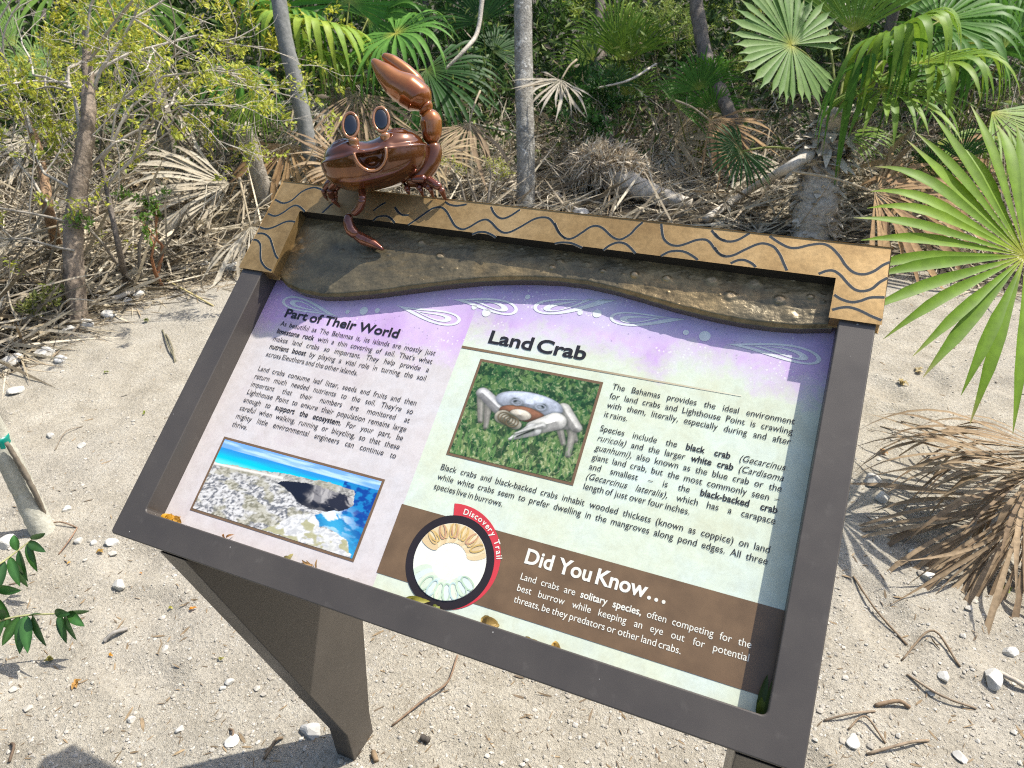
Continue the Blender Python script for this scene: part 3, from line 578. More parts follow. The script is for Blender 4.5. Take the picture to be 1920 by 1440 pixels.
su = np.linspace(.056, .984, NU); vb = np.interp(su, IB[:, 0], IB[:, 1]); tt = np.linspace(0, 1, NV)
U = np.repeat(su[:, None], NV, 1); VV = vb[:, None] + (.634 - vb[:, None]) * tt[None]
H = (fbm(U * 18 + VV * 14, VV * 40, 51, 5) - .5) * .0030 + (fbm(U * 110, VV * 110, 52, 4) - .5) * .0014 + (fbm((U + VV * .8) * 14, (VV - U * .35) * 90, 53, 3) - .5) * .0014
stones = np.zeros_like(U)
for (px, py, r, h) in ((1190, 516, .008, .007), (1250, 522, .007, .006), (1335, 525, .012, .004), (1100, 455 + 40, .006, .003), (1370, 555, .011, .004), (1462, 562, .010, .005), (1415, 530, .012, .004), (825, 480, .008, .004), (790, 455, .008, .004), (1050, 490, .007, .004), (1035, 502, .006, .004), (1130, 508, .005, .004), (560, 450, .009, .003), (565, 468, .007, .003), (640, 470, .006, .003), (600, 490, .006, .002), (1480, 592, .012, .003), (1520, 557, .006, .004)):
    a, b = uv(px, py, -.018); d = np.hypot((U - a) * (1 + .5 * (fbm(U * 90, VV * 90, int(px)) - .5)), (VV - b) * 1.2) / r; stones = np.maximum(stones, .62 * h * sstep(1.15, .35, d))
for k in range(150):
    a = random.uniform(.06, .98); b = random.uniform(.48, .63); r = random.uniform(.0012, .0032); d = np.hypot(U - a, VV - b) / r; stones = np.maximum(stones, r * .4 * sstep(1.2, .3, d))
H = H + stones; drop_ = sstep(0, .10, np.repeat(tt[None], NU, 0) * (.634 - vb)[:, None] / .075)
W_ = -.0188 + H - .006 * (1 - drop_) ** 2
ac = Acc(); ii = np.arange(NU * NV).reshape(NU, NV)
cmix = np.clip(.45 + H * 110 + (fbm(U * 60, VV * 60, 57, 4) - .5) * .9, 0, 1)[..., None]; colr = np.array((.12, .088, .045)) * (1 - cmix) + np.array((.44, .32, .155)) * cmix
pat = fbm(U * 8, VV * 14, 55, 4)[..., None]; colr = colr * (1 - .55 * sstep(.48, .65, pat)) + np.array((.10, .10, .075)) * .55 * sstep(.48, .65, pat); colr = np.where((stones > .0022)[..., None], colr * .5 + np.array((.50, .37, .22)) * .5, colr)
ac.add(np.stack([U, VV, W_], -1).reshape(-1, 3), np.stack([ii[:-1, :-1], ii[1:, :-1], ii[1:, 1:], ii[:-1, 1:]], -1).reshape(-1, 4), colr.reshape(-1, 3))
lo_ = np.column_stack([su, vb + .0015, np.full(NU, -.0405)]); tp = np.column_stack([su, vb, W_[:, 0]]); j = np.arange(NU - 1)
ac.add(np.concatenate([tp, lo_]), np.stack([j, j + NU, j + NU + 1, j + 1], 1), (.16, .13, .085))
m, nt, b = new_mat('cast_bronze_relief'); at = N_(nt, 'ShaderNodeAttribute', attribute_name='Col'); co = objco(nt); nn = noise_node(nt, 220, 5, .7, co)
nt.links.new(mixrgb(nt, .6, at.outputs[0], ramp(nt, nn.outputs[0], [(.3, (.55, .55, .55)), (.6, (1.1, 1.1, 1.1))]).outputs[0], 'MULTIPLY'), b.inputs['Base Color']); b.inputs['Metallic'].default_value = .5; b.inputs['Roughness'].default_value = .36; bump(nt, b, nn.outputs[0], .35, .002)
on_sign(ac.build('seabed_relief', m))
# legs
def blade_leg(x0, x1):
    ac = Acc(); prof = [(.004, .890), (.250, .105), (.258, -.06), (.338, -.06), (.338, .079), (.374, .358), (.480, 1.165), (.060, .855)]
    n = len(prof); i = np.arange(n); V = np.array([(x, y, z) for x in (x0, x1) for y, z in prof])
    Q = np.array([[1, 2, 3, 4], [0, 1, 4, 5], [0, 5, 6, 7]]); ac.add(V, [Q, Q[:, ::-1] + n, np.stack([i, i + n, (i + 1) % n + n, (i + 1) % n], 1)])
    o = ac.build('leg', M_POWDER, smooth=False); adopt(o, sign); bev(o, .002, 2); return o
blade_leg(-.422, -.370); blade_leg(.444, .496)
# ------------------------------------------------------------------ bronze crab figure on the header
def CP(px, py, dz=0.0): return P(px, py, 1.262 + dz)
def SPX(px, py, w): a, b = uv(px, py, w); return sp(a, b, w)
crab = empty('crab_statue', SPX(700, 385, HW), 'glossy red-brown bronze crab with raised claw and stalk eyes standing on the wave header', 'statue')
def mat_crab(name, lo, mid, hi, scale=7):
    m, nt, b = new_mat(name); co = N_(nt, 'ShaderNodeTexCoord').outputs['Object']; n = noise_node(nt, scale, 5, .65, co, .8); n2 = noise_node(nt, scale * 6, 4, .6, co)
    c = ramp(nt, n.outputs[0], [(.28, lo), (.5, mid), (.74, hi)]).outputs[0]; c = mixrgb(nt, .2, c, ramp(nt, n2.outputs[0], [(.3, (.6, .55, .5)), (.6, (1, 1, 1))]).outputs[0], 'MULTIPLY')
    nt.links.new(c, b.inputs['Base Color']); b.inputs['Metallic'].default_value = .45; b.inputs['Roughness'].default_value = .16; b.inputs['Coat Weight'].default_value = .9; b.inputs['Coat Roughness'].default_value = .06
    return m
M_SHELL = mat_crab('red_bronze_shell', (.06, .015, .004), (.14, .040, .007), (.37, .155, .03)); M_CLAW = mat_crab('orange_bronze_claw', (.15, .034, .007), (.28, .078, .014), (.48, .20, .05)); M_LEGB = mat_crab('dark_red_bronze', (.08, .018, .010), (.16, .042, .020), (.30, .10, .05), 30)
M_RIM = mat_crab('copper_rim', (.30, .12, .05), (.45, .20, .09), (.55, .28, .14), 30)
m, nt, b = new_mat('black_glass'); b.inputs['Base Color'].default_value = (.012, .014, .02, 1); b.inputs['Roughness'].default_value = .06; b.inputs['Coat Weight'].default_value = 1; M_GLASS = m
BC = CP(704, 297)
fwd = CAM - BC; fwd[2] = 0; fwd = nrm(fwd); ez = nrm(np.array([0, 0, 1.0]) - fwd * .36); ca = math.radians(-1); fwd = np.array([fwd[0] * math.cos(ca) - fwd[1] * math.sin(ca), fwd[0] * math.sin(ca) + fwd[1] * math.cos(ca), 0]); fwd = nrm(fwd - ez * (fwd @ ez))
ex = nrm(np.cross(fwd, ez)); ex = -ex if ex @ R[:, 0] < 0 else ex; rl = math.radians(6); ex, ez = ex * math.cos(rl) + ez * math.sin(rl), ez * math.cos(rl) - ex * math.sin(rl); ey = nrm(np.cross(ez, ex)); ey = -ey if ey @ fwd < 0 else ey
def body_mesh():
    nu, nv = 380, 240; ph = np.linspace(0, 2 * math.pi, nu, endpoint=False); th = np.linspace(0.0001, math.pi - .0001, nv); PH, TH = np.meshgrid(ph, th)
    e1 = .80; f = lambda c: np.sign(c) * abs(c) ** e1
    X = .0925 * f(np.cos(PH)) * np.sin(TH) ** .72; Y = .060 * f(np.sin(PH)) * np.sin(TH) ** .72; Zz = np.cos(TH)
    Zt = np.where(Zz > 0, .045 * f(Zz), .052 * f(Zz)); Y = np.where(Zz < 0, Y * (1 - .15 * abs(Zz)), Y); X = np.where(Zz < 0, X * (1 - .07 * abs(Zz)), X)
    Zt = Zt - .016 * np.exp(-((X + .005) / .034) ** 2) * sstep(0, .6, Zz)            # saddle between two shell lobes
    rim = sstep(.004, .013, Zt + .006 * 0); k = 1 - .055 * rim; X, Y = X * k, Y * k                        # step where the upper shell is set in
    lip = np.exp(-((Zt - .006) / .004) ** 2); X, Y = X * (1 + .012 * lip), Y * (1 + .012 * lip)
    front = sstep(.2, .5, np.sin(PH)) * sstep(-.95, -.6, -abs(Zz))
    x0, zt = -.006, .006 + .10 * 0; dx = X - x0; top = zt - .004 * (1 - (dx / .03) ** 2)
    el = np.sqrt((dx / .0235) ** 2 + ((Zt - zt) / .0275) ** 2)
    ins = sstep(1.02, .84, el) * sstep(.0035, -.0015, Zt - top) * front
    ring = np.exp(-((el - 1.10) / .09) ** 2) * sstep(.006, -.004, Zt - top) * front
    ton = np.exp(-((dx / .012) ** 2 + ((Zt + .013) / .0075) ** 2)) * ins
    cheek = np.exp(-(((abs(dx) - .030) / .008) ** 2 + ((Zt - .008) / .007) ** 2)) * front
    push = -.017 * ins + .0045 * ring + .012 * ton + .003 * cheek; Y = Y + push
    for cx in (-.052, .045):                                                          # coiled rings in the shell beside the eyes
        d = np.hypot((X - cx) / 1.5, Y - .026); Zt = Zt + .0016 * np.cos(d * 2 * math.pi / .0085) * np.exp(-(d / .014) ** 2) * sstep(.2, .6, Zz)
    V = BC + X[..., None] * ex + Y[..., None] * ey + Zt[..., None] * ez
    ii = np.arange(nu * nv).reshape(nv, nu); F = np.stack([ii[:-1], ii[1:], np.roll(ii, -1, 1)[1:], np.roll(ii, -1, 1)[:-1]], -1).reshape(-1, 4)
    ac = Acc(); ac.add(V.reshape(-1, 3), [F, ii[:1].copy(), ii[-1:, ::-1].copy()]); return ac
adopt(body_mesh().build('body', M_SHELL), crab)
def on_body(x, z, out):                                   # a point just proud of the front of the lower shell
    zz = min(abs(z) / .052, .98) ** 1.25; st = math.sqrt(1 - zz * zz) ** .72; cx = min(abs(x) / (.0925 * st * (1 - .07 * zz)), .98) ** 1.25; y = .060 * (math.sqrt(1 - cx * cx)) ** .80 * st * (1 - .15 * zz); return BC + x * ex + z * ez + (y + .0035 + out) * ey
ac = Acc(); tt_m = np.linspace(-.06, math.pi + .06, 30); tube(ac, [on_body(-.006 + .0262 * math.cos(a), .0055 - .0305 * math.sin(a), .0005) for a in tt_m], .0026, 10, 60); adopt(ac.build('mouth_rim', M_RIM), crab)
# eyes
for (sx, sy), (tx, ty), (cx, cy), rx, ry, lean in (((664, 290), (663, 256), (657.4, 234.8), 16.5, 25.5, -.02), ((730, 277), (719, 248), (714.5, 224), 16.5, 25, -.10)):
    dzv = -.050 if sx < 700 else -.046
    ac = Acc(); base = CP(sx, sy, dzv + .006); top = CP(tx, ty, dzv); k = 1.21 / FPX; ax = nrm(R @ np.array([1, lean, 0])); ay = nrm(R @ np.array([lean, -1, 0])); an = nrm(CAM - CP(cx, cy, dzv)); c0 = CP(cx, cy, dzv)
    limb(ac, [base - ez * .006, base * .5 + top * .5, top], [.0095, .0075, .0105], 14, 20); adopt(ac.build('eye_stalk', M_RIM), crab)
    nu, nv = 40, 20; ph = np.linspace(0, 2 * math.pi, nu, endpoint=False); th = np.linspace(.001, math.pi - .001, nv); PH, TH = np.meshgrid(ph, th)
    V = c0 + (np.cos(PH) * np.sin(TH))[..., None] * ax * rx * k + (np.sin(PH) * np.sin(TH))[..., None] * ay * ry * k + np.where(np.cos(TH) > 0, .28, 1.0)[..., None] * np.cos(TH)[..., None] * an * rx * k * .85
    ii = np.arange(nu * nv).reshape(nv, nu); ac = Acc(); ac.add(V.reshape(-1, 3), np.stack([ii[:-1], ii[1:], np.roll(ii, -1, 1)[1:], np.roll(ii, -1, 1)[:-1]], -1).reshape(-1, 4))
    th2 = np.linspace(0, 2 * math.pi, 48); pts = c0 + an * .0038 + np.cos(th2)[:, None] * ax * rx * k * .88 + np.sin(th2)[:, None] * ay * ry * k * .9; tube(ac, pts, .0026, 8, cap=False, up=an)
    eye = adopt(ac.build('eye', M_RIM), crab)
    V = c0 + an * .0030 + (np.cos(PH) * np.sin(TH))[..., None] * ax * rx * k * .80 + (np.sin(PH) * np.sin(TH))[..., None] * ay * ry * k * .83 + np.cos(TH)[..., None] * an * .0052
    ac = Acc(); ac.add(V.reshape(-1, 3), np.stack([ii[:-1], ii[1:], np.roll(ii, -1, 1)[1:], np.roll(ii, -1, 1)[:-1]], -1).reshape(-1, 4)); ln = ac.build('eye_lens', M_GLASS); ln.parent = eye
# raised arm and claw
K = 1.262 / FPX
ac = Acc(); limb(ac, [CP(760, 338, .0), CP(783, 333, .012), CP(805, 308, .014), CP(812, 285, .012), CP(808, 266, .010)], [13 * K, 18 * K, 19 * K, 17 * K, 14.5 * K], 24, 40); adopt(ac.build('arm_segment', M_SHELL), crab)
ac = Acc(); limb(ac, [CP(806, 271, .010), CP(809, 250, .008), CP(808, 228, .004), CP(802, 204, .0)], [15 * K, 19 * K, 21 * K, 17 * K], 24, 34); adopt(ac.build('arm_segment', M_CLAW), crab)
ac = Acc(); limb(ac, [CP(807, 212, .0), CP(798, 203, -.001), CP(789, 196, -.002)], [15 * K, 19 * K, 17 * K], 22, 16); adopt(ac.build('wrist', M_CLAW), crab)
claw = Acc(); pts = [CP(800, 204, -.002), CP(786, 186, -.003), CP(765, 170, -.004), CP(742, 156, -.006), CP(719, 134, -.008), CP(697, 111, -.010)]
limb(claw, pts, [14 * K, 29 * K, 31 * K, 26 * K, 18 * K, 5 * K], 28, 48, None, 1.0); limb(claw, [CP(791, 200, .004), CP(790, 178, .006), CP(782, 160, .006)], [12 * K, 20 * K, 14 * K], 22, 24); claw_o = adopt(claw.build('claw', M_CLAW), crab)
ac = Acc(); limb(ac, [CP(793, 172, .004), CP(779, 153, .004), CP(757, 132, .002), CP(734, 114, .0), CP(716, 103, -.002)], [11 * K, 15.5 * K, 14.5 * K, 12 * K, 5.5 * K], 22, 40); o = ac.build('claw_finger', M_CLAW); o.parent = claw_o
# small front claw that rests on the relief
H0 = SPX(653, 404, HW); tipz = SPX(719, 469, -.012)
def chain(segs, mat, name='leg'):
    ac = Acc()
    for pts, rad in segs: limb(ac, pts, [r * K for r in rad], 14, 22)
    return adopt(ac.build(name, mat), crab)
def ON(px, py, w): return SPX(px, py, w)
chain([([CP(676, 345, -.004), CP(679, 362, -.012), ON(680, 375, .055)], [6, 7.5, 7]), ([ON(681, 372, .055), ON(674, 389, .040), ON(661, 402, .030)], [7, 8.5, 7]), ([ON(656, 400, .028), ON(653, 416, .020), ON(659, 432, .010), ON(672, 443, .004)], [6.5, 10, 11.5, 9]),
       ([ON(664, 437, .004), ON(680, 448, -.002), ON(700, 457, -.007), ON(720, 469, -.012)], [9, 11.5, 9, 2.5])], M_LEGB, 'front_claw')
for j, (a, b_, c, d, e, r) in enumerate((((662, 346), (634, 340), (618, 354), (622, 372), (638, 389), 1.0), ((656, 340), (622, 340), (607, 356), (609, 366), (615, 376), .8), ((664, 343), (640, 345), (628, 356), (629, 366), (632, 377), .8))):
    dzz = -.010 + .018 * j; body = CP(*a, dzz + .004); foot = ON(*e, HW + .002) ; kn = ON(*c, HW + .045 - .005 * j); 
    chain([([body, CP(*b_, dzz), kn], [7 * r, 8.5 * r, 7 * r]), ([kn, ON(*d, HW + .022)], [7 * r, 6 * r]), ([ON(*d, HW + .022), foot], [6 * r, 2 * r])], M_LEGB)
for j, (a, b_, c, e, r) in enumerate((((770, 336), (800, 336), (826, 352), (836, 376), 1.0), ((764, 340), (793, 343), (806, 352), (813, 371), .85), ((760, 342), (779, 345), (788, 353), (794, 369), .8), ((750, 344), (760, 348), (764, 354), (768, 365), .8))):
    dzz = -.004 + .022 * j; body = CP(*a, dzz); foot = ON(*e, HW + .002); k1 = P(*b_, 1.255 + dzz * .8); k2 = ON(*c, HW + .026 - .004 * j)
    chain([([body, k1], [7 * r, 9 * r]), ([k1, k2], [9.5 * r, 7.5 * r]), ([k2, foot], [7.5 * r, 2 * r])], M_LEGB)
# ------------------------------------------------------------------ palms and dead fronds
DOWN = np.array([0, 0, -1.])
TL0 = np.array([0, 0, -1.0])
def frond(hub, axis, normal, L, nseg=34, spread=150, fuse=.42, droop=.15, dstart=.45, cone=.12, width=.9, cols=((.16, .30, .05), (.10, .22, .03), (.42, .45, .10)), seed=0, ragged=.06, dead=False, fold=.30, tiptan=0.0, lshape=.18, swirl=0):
    """palmate leaf: folded blades radiating from a hub, joined near the hub and free beyond"""
    rg = np.random.default_rng(seed + 100); hub = np.asarray(hub, float); a = nrm(axis); n = nrm(normal - a * (np.asarray(normal) @ a)); s = np.cross(n, a)
    th = np.radians(np.linspace(-spread, spread, nseg) + rg.normal(0, spread / nseg * (.5 if dead else .26), nseg)); M = 11; t = np.linspace(0, 1, M)
    Ls = L * (1 - lshape * (abs(th) / math.radians(170)) ** 2) * (1 + rg.normal(0, ragged, nseg))
    dth = 2 * math.radians(spread) / (nseg - 1)
    acc_v = []; cc = []
    V = np.zeros((nseg, M, 3, 3)); C = np.zeros((nseg, M, 3, 3))
    for i in range(nseg):
        d = math.cos(th[i]) * a + math.sin(th[i]) * s; e = -math.sin(th[i]) * a + math.cos(th[i]) * s
        cn = cone + rg.normal(0, .05 if dead else .028); tw = rg.normal(0, .5 if dead else .14)
        if dead and rg.random() < .2: Ls[i] *= rg.uniform(.3, .7)
        r = Ls[i] * t; pos = hub + d[None] * r[:, None] + n[None] * (cn * r * (1 - .55 * t))[:, None]
        q = np.clip(t - dstart, 0, 1) / (1 - dstart); dr = droop * (1 + rg.normal(0, .3)) * (1 + .5 * (rg.random() < .25))
        pos = pos + DOWN * (dr * Ls[i] * q ** 1.8)[:, None] - d[None] * (.45 * abs(dr) * Ls[i] * q ** 2)[:, None]
        if dead: pos = pos + e[None] * (rg.normal(0, .17) * Ls[i] * t ** 2)[:, None] + n[None] * (.012 * Ls[i] * np.sin(t * 7 + rg.random() * 6))[:, None]
        wf = 2 * r * math.tan(dth / 2) * width; tf = fuse; wfree = np.interp(t, [0, tf, min(.95, tf + .18), .8, .93, 1], [1, 1, 1.02, .62, .25, .04]) * (2 * L * tf * math.tan(dth / 2) * width * 1.05)
        hw = np.where(t < tf, wf, wfree) / 2
        hw = hw * (rg.uniform(.6, 1.1) if dead else rg.uniform(.82, 1.05))
        f_ = fold * hw * (1 if i % 2 else -1) * 0 + fold * hw
        tq = (tw * sstep(fuse, 1, t))[:, None]; e2 = e * np.cos(tq) + n * np.sin(tq); n2 = n * np.cos(tq) - e * np.sin(tq)
        V[i, :, 0] = pos - e2 * hw[:, None]; V[i, :, 2] = pos + e2 * hw[:, None]; V[i, :, 1] = pos - n2 * f_[:, None]
        tc = rg.random(); cbase = np.array(cols[0]) * (1 - tc) + np.array(cols[1]) * tc
        k = np.clip(1 - t / .16, 0, 1)[:, None] ** 1.2; c = cbase[None] * (1 - k) + np.array(cols[2])[None] * k
        tiptan_ = tiptan or (.10 if not dead and rg.random() < .5 else 0)
        if tiptan_: kt = sstep(1 - tiptan_, 1, t)[:, None] * rg.random(); c = c * (1 - kt) + np.array((.34, .26, .12)) * kt
        C[i] = c[:, None]; C[i, :, 1] = np.clip(c * 1.12 + .005, 0, 1)
    ii = np.arange(nseg * M * 3).reshape(nseg, M, 3)
    F = np.concatenate([np.stack([ii[:, :-1, k], ii[:, :-1, k + 1], ii[:, 1:, k + 1], ii[:, 1:, k]], -1).reshape(-1, 4) for k in (0, 1)])
    return V.reshape(-1, 3), F, C.reshape(-1, 3)
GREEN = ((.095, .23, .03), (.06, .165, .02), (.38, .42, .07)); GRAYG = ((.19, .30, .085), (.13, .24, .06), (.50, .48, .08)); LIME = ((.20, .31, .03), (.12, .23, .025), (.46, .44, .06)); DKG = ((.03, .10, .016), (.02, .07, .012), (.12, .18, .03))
TAN = ((.48, .37, .22), (.32, .24, .13), (.52, .40, .24)); GREYD = ((.52, .47, .37), (.36, .31, .23), (.56, .50, .38)); BRN = ((.33, .245, .15), (.20, .14, .085), (.46, .36, .23)); RUST = ((.38, .25, .12), (.25, .155, .08), (.46, .33, .18))
def add_frond(root, hub, axis, normal, L, pet=None, petr=.006, name='frond', mat=None, petcol=(.30, .33, .09), **kw):
    V, F, C = frond(hub, axis, normal, L, **kw); ac = Acc(); ac.add(V, F, C)
    o = adopt(ac.build(name, mat or M_LEAF), root)
    if pet is not None:
        ac = Acc(); tube(ac, [np.asarray(p_) for p_ in pet] + [np.asarray(hub)], [petr * 1.5, petr, petr * .8], 7, 14, petcol); p = ac.build('petiole', M_LEAF if kw.get('dead') is None else M_DEAD); p.parent = o; p.location = Vector(-Vector(root.location)) - o.location
    return o
CU = -R[:, 1]; CR = R[:, 0]; CB = -R[:, 2]                 # picture up / right / towards the camera, as world directions
def dirp(dx, dy, dz=0.0): return CR * dx - R[:, 1] * dy * 1.0 + CB * dz   # dy up in the picture
def trunk_mesh(name, pts, rad, mat, root, sides=18, n=40, lump=.12, seed=0):
    ac = Acc(); tube(ac, pts, rad, sides, n, lump=lump, seed=seed); return adopt(ac.build(name, mat), root)
M_PALMBARK = mat_bark('palm_bark', (.26, .225, .175), (.60, .54, .44), 22, 1, .9)
M_GREYBARK = mat_bark('pale_grey_bark', (.20, .19, .165), (.48, .46, .41), 26, 0, .5)
M_DARKBARK = mat_bark('dark_bark', (.06, .05, .042), (.24, .20, .16), 24, 0, .8)
M_PALEWOOD = mat_bark('bleached_wood', (.36, .32, .26), (.64, .58, .49), 20, 0, .5)
M_SAPBARK = mat_bark('sapling_bark', (.30, .29, .23), (.50, .49, .41), 30, 0, .3)
M_FIBRE = mat_bark('palm_fibre', (.20, .17, .13), (.48, .43, .35), 40, 0, .9)
def mat_lichen(name):
    m, nt, b = new_mat(name); co = objco(nt); n = noise_node(nt, 18, 6, .7, co, .4); n2 = noise_node(nt, 75, 4, .65, co); n3 = noise_node(nt, 30, 5, .7, co, .8)
    c = ramp(nt, n.outputs[0], [(.3, (.14, .13, .115)), (.5, (.28, .265, .23)), (.68, (.46, .44, .39))]).outputs[0]; c = mixrgb(nt, .6, c, ramp(nt, n2.outputs[0], [(.3, (.45, .44, .42)), (.6, (1.1, 1.1, 1.08))]).outputs[0], 'MULTIPLY')
    c = mixrgb(nt, ramp(nt, n3.outputs[0], [(.57, (0, 0, 0)), (.62, (1, 1, 1))]).outputs[0], c, (.58, .57, .52)); nt.links.new(c, b.inputs['Base Color']); b.inputs['Roughness'].default_value = .9; bump(nt, b, n2.outputs[0], .8, .012); return m
# fan palm on the right, with its trunk behind the sign
b0 = GZ(1523, 452); D0 = float(R[:, 2] @ (b0 - CAM)); palm = empty('fan_palm', b0, 'fan palm with thick ragged trunk and drooping green fronds behind the header right end', 'palm tree')
crown = P(1572, 205, D0 - .12)
trunk_mesh('trunk', [b0 - np.array([0, 0, .1]), P(1530, 400, D0), P(1543, 320, D0 - .03), P(1552, 265, D0 - .06), crown], np.array([43, 40, 32, 33, 25]) * D0 / FPX, M_PALMBARK, palm, 26, 70, .28, 3)
ac = Acc(); N = 520; tt = RNG.uniform(.02, 1, N); an = RNG.uniform(0, 6.28, N)    # ragged old leaf bases on the trunk
cp = catmull([b0, P(1530, 400, D0), P(1543, 320, D0 - .03), P(1552, 265, D0 - .06), crown], 100)[(tt * 99).astype(int)]; rr = np.interp(tt, [0, .4, .7, 1], np.array([41, 34, 33, 27]) * D0 / FPX)
out = np.stack([np.cos(an), np.sin(an), np.zeros(N)], 1); big = (tt > .55) & (tt < .86)
ribbons(ac, cp + out * rr[:, None] * .9, out * .75 + np.stack([RNG.normal(0, .5, N), RNG.normal(0, .5, N), RNG.uniform(-.3, .9, N)], 1), np.cross(out, [0, 0, 1]), RNG.uniform(.04, .10, N) * np.where(big, 1.6, .9), RNG.uniform(.02, .06, N) * np.where(big, 1.7, 1.1), RNG.uniform(-.2, .9, N), 3, mixcol((.66, .60, .49), (.34, .29, .22), N))
adopt(ac.build('leaf_base', M_DEAD), palm)
def pf(px, py, dd): return P(px, py, D0 + dd)
for spec in (((1484, 84, -.25), (-.95, .25, .25), (-.10, .25, .95), .37, [(1552, 160, -.1)], dict(nseg=38, spread=158, fuse=.72, droop=.03, cone=.10, cols=GRAYG, seed=1, width=1.0)),
             ((1668, 62, -.45), (.85, .22, .45), (-.1, .95, .35), .50, [(1585, 160, -.15)], dict(nseg=24, spread=125, fuse=.48, droop=.62, dstart=.38, cone=.10, cols=LIME, seed=2)),
             ((1630, 118, -.40), (.15, .2, .9), (-.25, .85, .45), .42, [(1578, 170, -.15)], dict(nseg=20, spread=100, fuse=.50, droop=.65, dstart=.34, cone=.05, cols=GREEN, seed=3)),
             ((1600, 60, .05), (.12, 1, .1), (-.2, .0, .95), .50, [(1575, 150, -.05)], dict(nseg=26, spread=60, fuse=.55, droop=.02, cone=.10, cols=LIME, seed=4)),
             ((1720, 120, -.15), (.98, .12, .2), (0, .9, .45), .60, [(1590, 180, -.08)], dict(nseg=24, spread=110, fuse=.45, droop=.40, cone=.08, cols=LIME, seed=5)),
             ((1655, 165, -.25), (.85, -.35, .4), (.1, .75, .65), .50, [(1585, 195, -.1)], dict(nseg=24, spread=120, fuse=.45, droop=.25, cone=.08, cols=LIME, seed=6)),
             ((1760, 40, .15), (.9, .35, 0), (-.1, .6, .75), .60, [(1590, 165, 0)], dict(nseg=24, spread=105, fuse=.45, droop=.35, cone=.10, cols=GREEN, seed=7)),
             ((1545, 30, .25), (-.3, .95, 0), (0, .1, .95), .40, [(1565, 160, .05)], dict(nseg=26, spread=110, fuse=.5, droop=.10, cone=.1, cols=GREEN, seed=8)),
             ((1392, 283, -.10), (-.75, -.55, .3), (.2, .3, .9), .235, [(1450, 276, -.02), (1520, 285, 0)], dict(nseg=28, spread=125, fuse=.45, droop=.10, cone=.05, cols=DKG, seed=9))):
    (hx, hy, hd), ax, nn, L_, pet, kw = spec
    hub = pf(hx, hy, hd); pts = [pf(*q) for q in pet]
    if len(pts) == 1: pts = [crown, pts[0] * .5 + hub * .5 + np.array([0, 0, .03])]
    else: pts = pts[::-1]
    add_frond(palm, hub, dirp(*ax), dirp(*nn), L_ * 1.2, pts, .0065, **kw)
# near fan palm at the right edge: green fan over hanging dead fronds
nb = GZ(2035, 1010); DN = 2.25; npalm = empty('fan_palm', nb, 'young fan palm with bright green fan over brown dead fronds at right edge', 'palm tree')
ncr = P(2015, 730, DN + .12); trunk_mesh('trunk', [nb - np.array([0, 0, .05]), nb * .5 + ncr * .5, ncr], [.09, .075, .05], M_PALMBARK, npalm, 20, 30, .3, 5)
add_frond(npalm, P(1922, 480, DN - .05), dirp(-.97, -.08, .12), dirp(.05, .28, .95), .56, [ncr, P(1985, 590, DN)], .008, nseg=36, spread=152, fuse=.50, droop=.07, dstart=.5, cone=.06, cols=((.19, .31, .018), (.11, .21, .012), (.44, .44, .05)), seed=11, tiptan=.15, width=.90, lshape=.10)
add_frond(npalm, P(1975, 1130, DN - .1), dirp(-.85, -.45, .3), dirp(.2, .8, .5), .26, [ncr, P(2010, 960, DN - .1)], .006, nseg=16, spread=60, fuse=.4, droop=.35, cone=.05, cols=((.30, .36, .05), (.22, .28, .04), (.4, .4, .1)), seed=15)
for (hx, hy, hd), ax, nn, L_, sd_, dr, spr, cols in (((1925, 935, .02), (-.80, -.50, .10), (-.4, .55, .7), .66, 21, .05, 40, BRN), ((1955, 885, .10), (-1, .05, .05), (-.1, .8, .5), .56, 22, .12, 40, BRN), ((1945, 945, -.02), (-.45, -.9, .2), (.2, .3, .9), .50, 23, .05, 38, BRN), ((1990, 850, .25), (-.9, .05, .05), (0, .8, .5), .60, 24, .24, 44, BRN)):
    add_frond(npalm, P(hx, hy, DN + hd), dirp(*ax), dirp(*nn), L_, [ncr, P(hx * .5 + 1010, hy - 60, DN + .06)], .007, 'dead_frond', M_DEAD, (.34, .25, .14), nseg=28, spread=spr, fuse=.52, droop=dr + .06, cone=.02, width=1.0, cols=cols, seed=sd_, dead=True, ragged=.16)
